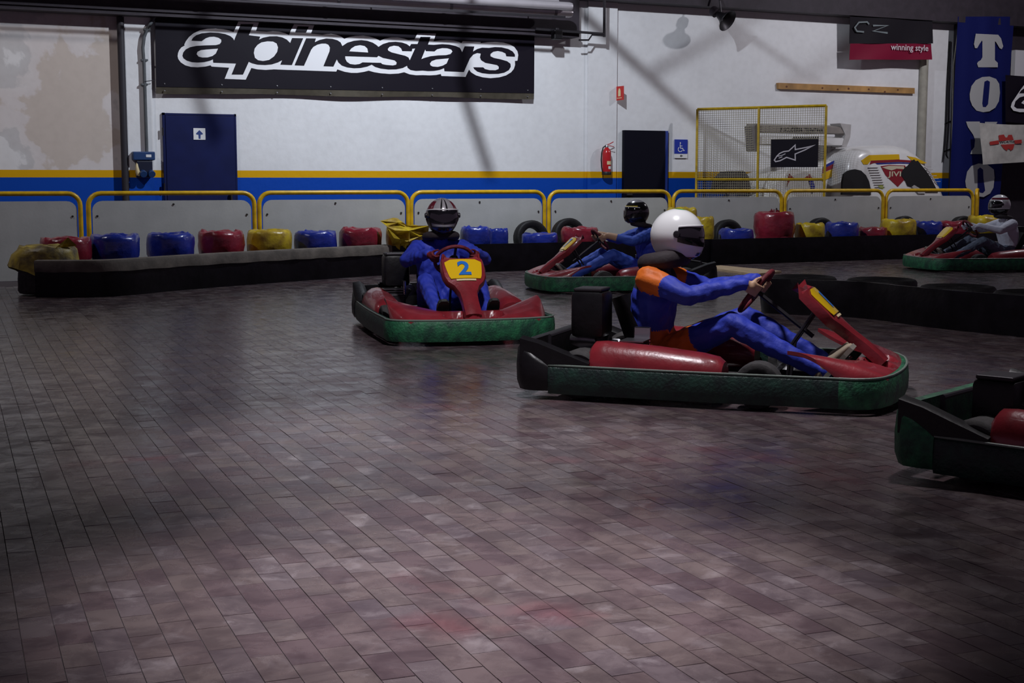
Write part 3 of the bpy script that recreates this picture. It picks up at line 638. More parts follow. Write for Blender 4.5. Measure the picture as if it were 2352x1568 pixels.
sl = MB().poly(T7([(515,900),(550,870),(590,900),(595,1020),(620,1190),(590,1225),(550,1220),(515,1150)], 240)); build_rel(sl, 'letter_slot', 'banner_blue', tb)
KY = WY-0.55
kb = empty('black_banner', WP(2350, 280, KY)); tag(kb, 'black banner with a white outlined letter cut by the right picture edge', 'banner')
build_rel(MB().grid(lambda u, v: WP(2310+110*u, 172+(150*u*0.05)+108*v, KY)+Vector((0, 0.02*math.sin(u*6), 0)), 10, 6, (0, 0.008, 0)), 'cloth', 'banner_black', kb)
K5 = lambda pts: mp(pts, 2160, 40, 6.03, KY-0.03)
kk = MB().poly(K5([(975,1240),(990,1180),(1070,1060),(1110,1000),(1160,935),(1300,880),(1500,900),(1540,1300),(1100,1312),(1010,1290)])); build_rel(kk, 'outline_print', 'banner_white', kb)
K6 = lambda pts: mp(pts, 2160, 40, 6.03, KY-0.034)
kk = MB().poly(K6([(1020,1230),(1040,1160),(1100,1105),(1200,1080),(1480,1090),(1480,1260),(1180,1265),(1060,1260)]))
kk.poly(K6([(1090,1050),(1120,1010),(1200,955),(1300,930),(1480,950),(1480,1050)])); build_rel(kk, 'letter_print', 'banner_black', kb)
kk = MB().poly(mp([(1120,1185),(1150,1150),(1230,1140),(1380,1140),(1340,1210),(1180,1215)], 2160, 40, 6.03, KY-0.038)); build_rel(kk, 'counter_print', 'banner_white', kb)
VY = WY-0.75
wu = empty('white_flag', WP(2320, 372, VY)); tag(wu, 'creased white flag with red emblem hanging over the blue banner', 'flag')
def wuf(u, v):
    l = WP(2250, 282, VY).lerp(WP(2257, 378, VY), v); r = WP(2420, 284, VY).lerp(WP(2420, 368, VY), v)
    p = l.lerp(r, u); p.y += 0.012*math.sin(u*8+5*v)+0.007*math.sin(u*17-3*v); p.z -= 0.03*math.sin(u*PI)*(1-v); return p
build_rel(MB().grid(wuf, 30, 12, (0, 0.006, 0)), 'cloth', 'flag_white', wu, True)
V6 = lambda pts: mp(pts, 2160, 240, 6.03, VY-0.022)
ub = MB()
ub.poly(V6([(805,425),(880,415),(900,455),(925,455),(940,420),(990,418),(1015,490),(815,510)])); ub.poly(V6([(680,515),(805,495),(815,545),(690,562)]))
ub.poly(V6([(1020,495),(1125,485),(1130,535),(1035,545)])); ub.poly(V6([(835,555),(1030,545),(1010,610),(975,640),(955,615),(935,615),(920,640),(880,615)]))
build_rel(ub, 'emblem', 'flag_red', wu)
o_ = V6([(820, 540)])[0]; r_ = V6([(1018, 528)])[0]
text_mesh('WÜRTH', o_-Vector(wu.location), r_-o_, (0, 0, 1), 0.05, (r_-o_).length, 'lettering', 'ink', wu, bold=0.02)
wp_ = MB().box((X_of(2340, 100, WY-0.1), WY-0.02, 3.0), (X_of(2340, 100, WY-0.1)+3, WY+0.09, 3.98)).build('white_banner', 'banner_white'); tag(wp_, 'plain white banner high up at the right picture edge', 'banner')

# ================================================================== BARRIER PANELS
PY = 19.2; PH = 1.133; PWID = 2.13
pan = empty('crowd_barrier', (0, PY, 0))
def barrier():
    w, r = PWID/2, 0.16
    path = [(-w, 0, 0.0), (-w, 0, PH-r)] + [(-w+r-r*math.cos(t), 0, PH-r+r*math.sin(t)) for t in [PI/2*i/6 for i in range(1, 7)]] + \
           [(w-r+r*math.sin(t), 0, PH-r+r*math.cos(t)) for t in [PI/2*i/6 for i in range(0, 7)]] + [(w, 0, 0.0)]
    MB().tube(path, 0.031, 12).build('yellow_tube', 'rail_yellow', pan, smooth=True)
    iw, ir, ht = w-0.045, 0.13, PH-0.10
    pts = [(-iw, -0.006, 0.0)] + [(-iw+ir-ir*math.cos(t), -0.006, ht-ir+ir*math.sin(t)) for t in [PI/2*i/5 for i in range(6)]] + \
          [(iw-ir+ir*math.sin(t), -0.006, ht-ir+ir*math.cos(t)) for t in [PI/2*i/5 for i in range(6)]] + [(iw, -0.006, 0.0)]
    MB().poly(pts, ext=(0, 0.012, 0)).build('board', 'board', pan)
    for x, z in ((-iw+0.06, ht-0.2), (iw-0.06, ht-0.2), (0, ht-0.05), (-iw+0.06, 0.3), (iw-0.06, 0.3)):
        MB().lathe([(0, -0.014), (0.014, -0.012), (0.014, 0.0)], 8, Matrix.Translation((x, -0.004, z)) @ Matrix.Rotation(PI/2, 4, 'X') @ Matrix.Scale(-1, 4, (0, 0, 1))).build('screw', 'screw', pan)
barrier()
panx = []
pos = ['at the left picture edge', 'below the dark blue door', 'below the left half of the black banner', 'behind the driver with silver helmet',
       'below the fire extinguisher', 'below the yellow mesh gate', 'below the white race car', 'below the tall blue banner']
edges = [(-220, 185), (200, 585), (593, 938), (943, 1252), (1259, 1541), (1545, 1797), (1802, 2030), (2035, 2236)]
for i, (e0, e1) in enumerate(edges):
    xr = WP(e1, 440, PY).x; xc = xr-PWID/2-0.03
    o = pan if i == 0 else copy_tree(pan)
    wd_ = (xr-WP(e0, 440, PY).x) if i else PWID; xc = xr-wd_/2; o.scale.x = (wd_-0.02)/PWID
    o.location = (xc, PY, 0); o.rotation_euler.z = random.uniform(-0.006, 0.006)
    tag(o, 'grey board in yellow tube frame '+pos[i], 'barrier', 'yellow framed crowd barriers')
qe = WP(2243, 440, PY+0.03); ro = empty('crowd_barrier', (qe.x, qe.y, 0), math.atan2(qe.y, qe.x)-PI/2-0.02)
MB().tube([(0, 0.0, 0), (0, 0.0, PH-0.16)]+[(0, 0.16*(1-math.cos(t)), PH-0.16+0.16*math.sin(t)) for t in [PI/2*i/5 for i in range(1, 6)]]+[(0, 0.95, PH), (0, 1.05, PH-0.04), (0, 1.09, PH-0.14), (0, 1.09, 0)], 0.031, 12).build('yellow_tube', 'rail_yellow', ro, smooth=True)
MB().box((-0.006, 0.06, 0), (0.006, 1.04, PH-0.12)).build('board', 'board', ro)
tag(ro, 'yellow tube barrier running back to the wall at the right end of the row', 'barrier')

# ================================================================== YELLOW MESH GATE
cg = empty('mesh_gate', WP(1740, 445, 20.3)); tag(cg, 'yellow steel frame gate with wire mesh in front of the race car', 'mesh gate')
cg.location.z = 0; cA = WP(1602, 251, 21.55); cB = GP(1898, 242.6, cA.z); G0 = Vector(cg.location)
ctop = cA.z
def cgp(u, z): 
    p = cA.lerp(cB, u); return Vector((p.x, p.y, z))-G0
def bar(u0, z0, u1, z1, w=0.045):
    return MB().tube([cgp(u0, z0), cgp(u1, z1)], w*0.62, 4, cap=True)
zb = WP(1750, 412, 20.4).z
for args in ((0, 0, 0, ctop), (1, 0, 1, ctop), (0.49, 0, 0.49, ctop)): bar(*args).build('post', 'cage_yellow', cg)
for args in ((0, ctop, 1, ctop), (0, zb, 1, zb), (0, 0.15, 1, 0.15)): bar(*args, w=0.04).build('rail', 'cage_yellow', cg)
wm = MB(); n = 58
for i in range(1, n): wm.tube([cgp(i/n, 0.15), cgp(i/n, ctop)], 0.0042, 3, cap=False)
for k in range(1, 64): wm.tube([cgp(0, ctop-k*0.040), cgp(1, ctop-k*0.040)], 0.0042, 3, cap=False) if ctop-k*0.04 > 0.15 else None
o = wm.build('wire_mesh', 'wire', cg); o['kind'] = 'stuff'
# star flag on the gate
nrm = (cB-cA).cross(Vector((0, 0, 1))).normalized(); nrm = nrm if nrm.y < 0 else -nrm
def on_gate(px, py, off=0.06):
    d = ray(px, py); q = cA+nrm*off; t = (q-CAM).dot(nrm)/d.dot(nrm); return CAM+d*t
sf = empty('star_flag', on_gate(1825, 383)); tag(sf, 'black rectangular flag with outlined star emblem hung on the mesh gate', 'flag')
build_rel(MB().poly([on_gate(1771, 320), on_gate(1880, 319), on_gate(1878, 384), on_gate(1770, 384)], ext=tuple(nrm*-0.006)), 'cloth', 'banner_black', sf)
S4 = lambda pts: [on_gate(1760+x/15.68, 300+y/15.68, 0.064) for x, y in pts]
st = MB()
vs, fc = ribbon(S4([(1040,520),(1045,680),(1500,590),(1740,520),(1400,690),(1040,840),(1045,1060),(730,960),(500,1080),(340,1115),(290,1060),(380,920),(480,820),(620,755),(810,730)]), 0.020, nrm, True); st.add(vs, fc)
vs, fc = ribbon(S4([(400,925),(560,890),(690,830)]), 0.014, nrm); st.add(vs, fc)
vs, fc = ribbon(S4([(450,990),(580,940)]), 0.014, nrm); st.add(vs, fc)
build_rel(st, 'star_emblem', 'flag_text', sf)

# ================================================================== WHITE RACE CAR AND SHELL BEHIND THE BARRIER
CY = 21.05
rc = empty('race_car', (WP(1830, 440, CY).x, CY, 0)); tag(rc, 'white racing car with high rear wing parked behind the mesh gate', 'race car')
RC0 = Vector(rc.location)
def cp_(px, py, Y=CY): return WP(px, py, Y)-RC0
# hull: low side profile lofted across the depth of the car
xl, xr_ = cp_(1722, 400).x, cp_(1926, 400).x
prof = [(xl, 0.16), (xl-0.02, 0.75), (xl+0.06, 1.20), (xl+0.3, 1.42), (xl+0.9, 1.58), (xl+1.45, 1.66), (xr_-0.25, 1.72), (xr_-0.05, 1.66), (xr_, 1.45), (xr_+0.02, 1.0), (xr_, 0.16)]
rings = []
for s_, y_ in ((0.92, -0.42), (0.985, -0.34), (1.0, -0.2), (1.0, 0.55), (0.98, 0.72), (0.9, 0.80)):
    cxm = (xl+xr_)/2; rings.append([Vector((cxm+(x-cxm)*s_, y_, 0.16+(z-0.16)*s_)) for x, z in prof])
MB().loft(rings).build('bodywork', 'body_white', rc, smooth=True, angle=35)
def skin(px, py, off): return WP(px, py, CY-0.42-off)-RC0
for m_, pts in (('stripe_blue', [(1892, 381), (1925, 364), (1925, 370), (1890, 388)]), ('stripe_red', [(1890, 388), (1926, 371), (1927, 380), (1889, 397)]), ('stripe_yellow', [(1888, 399), (1928, 382), (1930, 396), (1890, 416)])):
    MB().poly([skin(x, y, 0.012) for x, y in pts], ext=(0, 0.012, 0)).build('stripe', m_, rc)
for m_, pts in (('stripe_red', [(1813, 398), (1824, 409), (1815, 413), (1808, 428), (1810, 412)]), ('stripe_red', [(1860, 400), (1868, 413), (1858, 413), (1849, 408)]), ('stripe_blue', [(1858, 413), (1868, 413), (1872, 430), (1866, 445)])):
    MB().poly([skin(x, y, 0.012) for x, y in pts], ext=(0, 0.012, 0)).build('tail_mark', m_, rc)
# dark wheel arch at the left of the gate
wh = MB(); Mw = Matrix.Translation(cp_(1692, 470, CY-0.1)) @ Matrix.Rotation(PI/2, 4, 'X')
wh.lathe([(0.18, 0.0), (0.30, 0.0), (0.36, 0.03), (0.37, 0.10), (0.37, 0.25), (0.34, 0.30), (0.18, 0.30)], 28, Mw, closed=True)
zc = cp_(1692, 470, CY-0.1).z; wh.v = [(x, y, z-zc+0.37) for x, y, z in wh.v]; wh.build('wheel', 'rubber', rc, smooth=True)
bm_ = MB().poly([cp_(1668, 445, CY), cp_(1672, 412, CY), cp_(1690, 394, CY), cp_(1708, 392, CY), cp_(1720, 405, CY), cp_(1724, 445, CY)], ext=(0, 0.5, 0)); bm_.build('mudguard', 'jacket_dark', rc)
# wing
wy0, wy1 = -0.42, 0.05
def wingplane(pxl, pyt, pxr, pyb, th, name, m_):
    a = WP(pxl, pyt, CY-0.445)-RC0; b = WP(pxr, pyt, CY-0.445)-RC0; c = WP(pxr, pyb, CY-0.445)-RC0
    def pr(x): return [Vector((x, -0.42, c.z)), Vector((x, -0.45, c.z+0.02)), Vector((x, -0.443, a.z-0.02)), Vector((x, -0.40, a.z)), Vector((x, -0.12, a.z+0.03)), Vector((x, -0.12, a.z+0.015)), Vector((x, -0.38, a.z-th)), Vector((x, -0.39, c.z))]
    MB().loft([pr(a.x), pr(b.x)]).build(name, m_, rc, smooth=True, angle=40)
wingplane(1738, 286, 1948, 309, 0.04, 'upper_wing', 'wing_tan')
wingplane(1738, 313, 1940, 336, 0.04, 'lower_wing', 'body_white')
MB().poly([WP(1930, 283, CY-0.46)-RC0, WP(1955, 286, CY-0.46)-RC0, WP(1953, 315, CY-0.46)-RC0, WP(1944, 338, CY-0.46)-RC0, WP(1934, 337, CY-0.46)-RC0, WP(1942, 310, CY-0.46)-RC0], ext=(0, 0.30, 0)).build('end_plate', 'wing_grey', rc)
MB().poly([WP(1733, 290, CY-0.46)-RC0, WP(1739, 284, CY-0.46)-RC0, WP(1740, 348, CY-0.46)-RC0, WP(1736, 346, CY-0.46)-RC0], ext=(0, 0.30, 0)).build('end_plate', 'wing_tan', rc)
for px in (1790, 1895): MB().box(tuple(cp_(px-4, 350, CY-0.1)-Vector((0, 0, 0.4))), tuple(cp_(px+4, 318, CY)+Vector((0, 0.1, 0)))).build('wing_mount', 'wing_grey', rc)
MB().cbox(cp_(1905, 345), (0.26, 0.3, 0.2), ch=0.05).build('exhaust_box', 'wing_grey', rc)
o_ = WP(1793, 302, CY-0.454)-RC0; r_ = WP(1890, 304, CY-0.454)-RC0
text_mesh('F SCUDERIA TRENTINA', o_, r_-o_, (0, 0, 1), 0.075, (r_-o_).length, 'lettering', 'ink', rc, bold=0.01, shear=0.2)
for k in range(12):
    xk = 1822+k*5; MB().poly([WP(xk, 313, CY-0.456)-RC0, WP(xk+3.4, 313, CY-0.456)-RC0, WP(xk+3.2, 318, CY-0.456)-RC0, WP(xk-0.2, 318, CY-0.456)-RC0]).build('small_print', 'ink', rc)
# loose clamshell
HY = 20.35
sh = empty('bodywork_shell', (WP(2045, 445, HY).x, HY, 0)); tag(sh, 'loose white racing car body shell with yellow band and torn black hole', 'car body shell')
SH0 = Vector(sh.location)
def hp(px, py, Y=HY): return WP(px, py, Y)-SH0
outer = [(1930, 470), (1931, 430), (1933, 395), (1938, 368), (1948, 350), (1962, 340), (1985, 335), (2020, 333), (2055, 333), (2078, 338), (2098, 350), (2115, 365), (2130, 385), (2142, 405), (2155, 428), (2166, 455), (2168, 470)]
base = [hp(x, y) for x, y in outer]
rings = []
zmin = min(p.z for p in base); cxh = sum(p.x for p in base)/len(base)
for sc_, yy in ((0.86, -0.16), (0.94, -0.10), (0.985, 0.02), (1.0, 0.22), (1.0, 0.62)):
    rings.append([Vector((cxh+(p.x-cxh)*sc_, yy, zmin+(p.z-zmin)*sc_)) for p in base])
rings = [[Vector((r[0].x, r[0].y, 0.35))]+r+[Vector((r[-1].x, r[-1].y, 0.35))] for r in rings]
MB().loft(rings).build('shell', 'body_white', sh, smooth=True, angle=50)
def hf(px, py, off=0.0): return WP(px, py, HY-0.166-off)-SH0
H6 = lambda pts, off=0.0: [hf(1560+x/3.564, 220+y/3.564, off) for x, y in pts]
MB().poly(H6([(1490, 530), (1555, 485), (1800, 478), (1805, 520), (1570, 530), (1545, 560), (1510, 562)]), ext=(0, 0.05, 0)).build('yellow_band', 'stripe_yellow', sh)
MB().poly(H6([(1865, 492), (1935, 505), (2030, 550), (1990, 555), (1900, 525)]), ext=(0, 0.05, 0)).build('yellow_band', 'stripe_yellow', sh)
MB().poly(H6([(1570, 532), (1805, 522), (1900, 528), (1905, 545), (1800, 540), (1590, 550), (1560, 562)]), ext=(0, 0.05, 0)).build('red_band', 'stripe_red', sh)
MB().poly(H6([(1610, 552), (1800, 544), (1890, 548), (1890, 555), (1800, 553), (1620, 560)]), ext=(0, 0.05, 0)).build('blue_line', 'stripe_blue', sh)
MB().poly(H6([(1650, 575), (1720, 565), (1850, 570), (1860, 600), (1850, 680), (1790, 745), (1720, 680), (1690, 650)]), ext=(0, 0.05, 0)).build('crest', 'stripe_red', sh)
MB().poly(H6([(1660, 585), (1720, 572), (1840, 576), (1845, 600), (1780, 596), (1740, 610), (1700, 600)], 0.004), ext=(0, 0.05, 0)).build('crest_scroll', 'cream_print', sh)
o_ = H6([(1708, 672)], 0.006)[0]; r_ = H6([(1815, 672)], 0.006)[0]
text_mesh('JIVI', o_, r_-o_, (0, 0, 1), 0.12, (r_-o_).length, 'lettering', 'cream_print', sh, bold=0.02)
hl = [(1905, 530), (1925, 520), (1935, 535), (1955, 530), (1985, 570), (2020, 610), (2060, 670), (2090, 730), (2120, 790), (1970, 790), (1905, 745), (1870, 735), (1855, 700), (1815, 645), (1830, 610), (1850, 585), (1870, 575), (1890, 550)]
MB().poly(H6(hl, 0.008), ext=(0, 0.05, 0)).build('torn_hole', 'hole_black', sh)
MB().poly(H6([(1905, 745), (1925, 730), (2010, 780), (2015, 800), (1960, 800)], 0.014), ext=(0, 0.04, 0)).build('torn_edge', 'wing_grey', sh)
MB().poly(H6([(1335, 810), (1340, 700), (1352, 640), (1390, 612), (1440, 600), (1490, 612), (1530, 650), (1555, 700), (1568, 760), (1570, 810)], 0.006), ext=(0, 0.05, 0)).build('wheel_arch', 'hole_black', sh)
for k in range(9):
    y = 585+k*20; x = 1548+k*7
    MB().poly(H6([(x, y), (x+80, y-2), (x+80, y+3), (x, y+5)], 0.008), ext=(0, 0.02, 0)).build('louvre', 'wing_grey', sh)
for k in range(6):
    y = 580+k*24; x = 2010+k*16
    MB().poly(H6([(x, y), (x+50, y-2), (x+50, y+3), (x, y+5)], 0.006), ext=(0, 0.02, 0)).build('louvre', 'wing_grey', sh)
MB().poly(H6([(1632, 738), (1660, 732), (1680, 745), (1670, 760), (1640, 755)], 0.004), ext=(0, 0.02, 0)).build('lime_mark', 'lime_print', sh)

# ================================================================== TYRES, BELTS
def wrapped(name, c, r, zt, colm, label, group, layers=2, seed=0, knot=False, z0=0.0):
    rnd = random.Random(seed); n = 28; prof = []
    h = (zt-z0)/layers
    prof.append((0.0, 0.035+z0)) ; prof.append((r*0.72, 0.012+z0))
    for l in range(layers):
        z1 = z0+l*h
        for t, k in ((0.06, .93), (0.18, .985), (0.4, 1.0), (0.62, 1.0), (0.83, .985), (0.95, .93)): prof.append((r*k, z1+h*t))
    prof += [(r*0.82, zt-0.004), (r*0.66, zt-0.002), (r*0.50, zt-0.035), (0.0, zt-0.06)]
    vs = []; fs = []; K = len(prof)
    ph = [rnd.uniform(0, 6.28) for _ in range(5)]
    for k in range(n):
        t = 2*PI*k/n
        for i, (rr, z) in enumerate(prof):
            w = 1+0.018*math.sin(5*t+ph[0]+9*z)+0.014*math.sin(11*t+ph[1]-14*z)+rnd.gauss(0, 0.011)
            vs.append((rr*w*math.cos(t), rr*w*math.sin(t), max(0.0, z+(0.010*math.sin(4*t+ph[2])+rnd.gauss(0, 0.007) if z > 0.05 else 0))))
    for k in range(n):
        j = (k+1) % n
        for i in range(K-1): fs.append((k*K+i, j*K+i, j*K+i+1, k*K+i+1))
    root = empty(name, (c[0], c[1], 0)); MB().add(vs, fs).build('plastic_wrap', colm, root, smooth=True, angle=60)
    if knot:
        kb_ = MB(); 
        for q in range(7):
            t = q*0.9; kb_.add([(0, 0, zt-0.05), (0.05*math.cos(t), 0.05*math.sin(t), zt+0.03+rnd.uniform(0, 0.04)), (0.09*math.cos(t+.5), 0.09*math.sin(t+.5), zt+0.01), (0.04*math.cos(t+.9), 0.04*math.sin(t+.9), zt-0.04)], [(0, 1, 2, 3)])
        kb_.build('knot', colm, root)
    tag(root, label, 'wrapped tyres', group); return root
GW = 'plastic wrapped tyres along the barrier'
TR = 0.30
# (px centre, px top y, depth Y, colour, label, layers, knot)
rowY = lambda px: 17.35 if px < 350 else (17.8 if px < 700 else 18.25)
wl = [(155, 546, 17.45, 'red', 'red wrapped tyre stack behind the dirty yellow end cover', 2, 0, .30),
 (268, 539, 17.6, 'blue', 'dark blue wrapped tyre stack beside the first red one at the left', 2, 0, .30),
 (396, 536, 17.95, 'blue', 'dark blue wrapped tyre stack right of the gap at the left', 2, 0, .30),
 (513, 531, 18.2, 'red', 'red wrapped tyre stack between dark blue and yellow ones', 2, 0, .30),
 (626, 528, 18.37, 'yellow', 'crinkled yellow wrapped tyre stack between red and dark blue ones', 2, 0, .30),
 (732, 531, 18.5, 'blue', 'dark blue wrapped tyre stack right of the crinkled yellow one', 2, 0, .29),
 (836, 524, 18.56, 'red', 'red wrapped tyre stack left of the torn yellow bag', 2, 0, .30),
 (1012, 536, 18.55, 'yellow', 'yellow wrapped tyre stack hidden behind the silver helmet driver', 2, 0, .19),
 (1102, 521, 18.52, 'blue', 'tall blue wrapped tyre stack right of the silver helmet driver', 2, 0, .22),
 (1153, 526, 18.78, 'blue', 'narrow blue wrapped tyre stack touching the bare black tyre', 2, 0, .16),
 (1250, 536, 18.55, 'blue', 'bright blue wrapped tyre in front of the two bare black tyres', 2, 0, .27),
 (1342, 523, 18.55, 'red', 'red wrapped tyre stack behind the arm of the black helmet driver', 2, 0, .28),
 (1578, 477, 18.80, 'yellow', 'tall yellow wrapped tyre stack behind the white helmet', 3, 0, .24),
 (1631, 499, 18.55, 'yellow', 'narrow crinkled yellow wrapped stack right of the white helmet', 2, 0, .15),
 (1704, 526, 18.55, 'blue', 'bright blue wrapped tyre left of the large red bundle', 2, 0, .28),
 (1792, 487, 18.55, 'red', 'large shiny red plastic bundle, tallest of the red ones', 2, 1, .33),
 (1874, 513, 18.55, 'yellow', 'clean yellow wrapped tyre right of the large red bundle', 2, 0, .24),
 (1947, 511, 18.55, 'blue', 'blue wrapped tyre stack right of the clean yellow one', 2, 0, .28),
 (2018, 523, 18.55, 'red', 'low dull red wrapped tyre left of the wrinkled yellow one', 2, 0, .24),
 (2077, 504, 18.55, 'yellow', 'wrinkled yellow wrapped tyre stack below the last barrier joint', 2, 0, .30),
 (2146, 509, 18.55, 'blue', 'blue wrapped tyre stack right of the wrinkled yellow one', 2, 0, .24),
 (2205, 508, 18.55, 'red', 'red wrapped tyre stack above the nose of the far kart', 2, 0, .28),
 (2278, 496, 18.55, 'yellow', 'yellow wrapped tyre stack behind the white suited driver', 2, 0, .30)]
for i, (px, py, yy, cl, lb, ly, kn, r) in enumerate(wl):
    p = WP(px, py, yy-0.15); wrapped('wrapped_tyre', (p.x, yy), r, p.z, 'wrap_'+cl, lb, GW, ly, seed=i+3, knot=kn)
def tyre_prof(R, r, w):
    return [(r, -w*0.36), (r+0.02, -w*0.42), (R*0.86, -w*0.5), (R*0.95, -w*0.46), (R, -w*0.34), (R*1.006, 0), (R, w*0.34), (R*0.95, w*0.46), (R*0.86, w*0.5), (r+0.02, w*0.42), (r, w*0.36), (r-0.004, 0)]
def bare_tyre(px, py, yy, label, tilt=83):
    p = WP(px, py, yy); R = 0.275; root = empty('bare_tyre', (p.x, yy, 0))
    M = Matrix.Translation((0, 0, p.z-R)) @ Matrix.Rotation(math.radians(tilt), 4, 'X')
    MB().lathe(tyre_prof(R, R*0.60, 0.17), 36, M, closed=True).build('tyre', 'rubber', root, smooth=True, angle=50)
    hz = p.z-2*R
    MB().lathe(tyre_prof(0.14, 0.075, max(hz, 0.06)), 24, Matrix.Translation((0, 0, max(hz, 0.06)/2)), closed=True).build('lower_tyre', 'rubber', root, smooth=True, angle=50)
    tag(root, label, 'tyre', 'bare black tyres along the barrier'); return root
for px, py, yy, lb in ((1220, 506, 18.96, 'bare black tyre standing upright right of the blue wrapped stacks'), (1306, 501, 18.96, 'bare black tyre standing upright below a barrier joint'),
                       (1672, 504, 18.96, 'bare black tyre between yellow wrapped stack and blue tyre'), (1886, 500, 18.96, 'bare black tyre peeking out above the clean yellow wrap'),
                       (2078, 496, 18.96, 'bare black tyre peeking out above the wrinkled yellow wrap'), (2212, 496, 18.96, 'bare black tyre leaning at the last barrier panel')):
    bare_tyre(px, py, yy, lb)
# torn yellow bag
tbg = empty('torn_yellow_bag', (WP(935, 520, 18.55).x, 18.55, 0)); tag(tbg, 'torn crumpled yellow plastic over a tyre stack left of the silver helmet', 'torn cover')
T0 = Vector(tbg.location); rnd = random.Random(5)
zt = WP(935, 520, 18.4).z
wr = wrapped('tmp', (0, 0), 0.30, zt, 'wrap_yellow', 'x', None, 2, 91); ch = kids(wr)[0]; ch.parent = tbg; ch.data.name = 'plastic_wrap'; bpy.data.objects.remove(wr)
T6q = lambda pts, off: [WP(560+x/3.267, 420+y/3.267, 18.24-off)-T0 for x, y in pts]
sheets = [([(1030, 285), (1130, 262), (1165, 265), (1250, 325), (1210, 345), (1140, 330), (1060, 325)], 0.0),
          ([(1060, 325), (1200, 320), (1380, 320), (1390, 380), (1310, 400), (1220, 440), (1150, 395), (1090, 360)], 0.03),
          ([(1060, 330), (1110, 380), (1175, 425), (1230, 430), (1215, 470), (1180, 450), (1165, 500), (1130, 470)], 0.05),
          ([(1140, 400), (1230, 440), (1240, 500), (1200, 520), (1160, 490)], 0.02)]
for pts, off in sheets:
    P_ = T6q(pts, off); c0 = sum(P_, Vector())/len(P_)+Vector((0, -0.08, 0.02)); n = len(P_)
    P_ = [v+Vector((0, rnd.uniform(-0.08, 0.10), 0)) for v in P_]
    mids = [P_[i].lerp(P_[(i+1) % n], .5).lerp(c0, 0.25)+Vector((0, rnd.uniform(-0.07, 0.07), rnd.uniform(-.02, .02))) for i in range(n)]
    fsx = []
    for i in range(n): fsx += [(2*n, i, n+i), (2*n, n+i, (i+1) % n), (i, (i+1) % n, n+i)]
    vs = P_+mids+[c0]; th = Vector((0, 0.006, 0)); m2 = len(vs)
    MB().add(vs+[v+th for v in vs], fsx+[tuple(j+m2 for j in f)[::-1] for f in fsx]).build('torn_sheet', 'wrap_yellow', tbg)
# dirty yellow cover at the left end of the belt
dc = empty('end_cover', (WP(112, 640, 16.75).x, 16.80, 0)); tag(dc, 'dirty yellow plastic cover over the black tyre stack at the left end', 'torn cover')
D0 = Vector(dc.location)
w2 = wrapped('tmp', (0, 0), 0.33, 0.30, 'dusty_rubber', 'x', None, 1, 17); ch = kids(w2)[0]; ch.parent = dc; ch.name = 'tyre_stack'; bpy.data.objects.remove(w2)
rnd = random.Random(11); n = 30; vs = []; fs = []
prof = [(0.0, 0.565), (0.22, 0.56), (0.30, 0.55), (0.335, 0.51), (0.345, 0.44), (0.36, 0.36), (0.375, 0.29)]
for k in range(n):
    t = 2*PI*k/n
    for i, (rr, z) in enumerate(prof):
        fl_ = 1.0 + (0.16 if (2.9 < t < 3.9 and i >= 4) else 0)
        drop = -0.05*math.sin(3*t+1)*(i/6) if i > 3 else 0
        vs.append((rr*fl_*math.cos(t)*(1+rnd.gauss(0, 0.012)), rr*fl_*math.sin(t)*(1+rnd.gauss(0, 0.012)), z+drop+rnd.gauss(0, 0.008)))
K = len(prof)
for k in range(n):
    j = (k+1) % n
    for i in range(K-1): fs.append((k*K+i, j*K+i, j*K+i+1, k*K+i+1))
MB().add(vs, fs).build('yellow_plastic', 'wrap_dirty_yellow', dc, smooth=True, angle=35)
MB().add([(0.05, -0.30, 0.54), (0.20, -0.26, 0.66), (0.30, -0.24, 0.56), (0.17, -0.22, 0.55)], [(0, 1, 3), (1, 2, 3), (0, 3, 2)]).build('plastic_peak', 'wrap_yellow', dc)

def belt(name, pts, h, label, top=None, topw=0.0, z0=0.0, thick=0.03, closed=False, step=None, cat='rubber belt'):
    root = empty(name, (pts[0][0], pts[0][1], 0)); L0 = Vector(root.location)
    P_ = [Vector((x, y, 0))-L0 for x, y in pts]
    # smooth resample
    Q = []
    for i in range(len(P_)-1):
        a, b = P_[i], P_[i+1]; p0 = P_[max(i-1, 0)]; p3 = P_[min(i+2, len(P_)-1)]
        for k in range(8):
            t = k/8; Q.append(0.5*((2*a)+(b-p0)*t+(2*p0-5*a+4*b-p3)*t*t+(3*a-p0-3*b+p3)*t**3))
    Q.append(P_[-1]); N = len(Q)
    def nrm_(i):
        d = (Q[min(i+1, N-1)]-Q[max(i-1, 0)]).normalized(); return Vector((d.y, -d.x, 0))
    rings = []
    for i in range(N):
        n_ = nrm_(i); wob = 0.012*math.sin(i*0.9)+0.008*math.sin(i*2.3)
        def at(off, z): return Q[i]+n_*(off+wob*z/h)+Vector((0, 0, z))
        rings.append([at(0.012, z0), at(0.020, z0+h*.3), at(0.02, z0+h*.7), at(0.0, z0+h), at(-thick, z0+h), at(-thick, z0)])
    MB().loft(rings).build('belt_band', 'belt_rubber', root, smooth=True, angle=50)
    if top:
        rings = []
        for i in range(N):
            n_ = nrm_(i)
            def at(off, z): return Q[i]+n_*off+Vector((0, 0, z))
            zz = 0.004*math.sin(i*1.7)
            rings.append([at(0.035, z0+h-0.115+zz), at(0.040, z0+h-0.02), at(0.028, z0+h+0.012), at(-topw, z0+h+0.018), at(-topw, z0+h), at(0.024, z0+h-0.006), at(0.030, z0+h-0.115+zz)])
        MB().loft(rings).build('edge_strip', top, root, smooth=True, angle=40)
    tag(root, label, cat); return root
def gxy(px, py): p = GP(px, py); return (p.x, p.y)
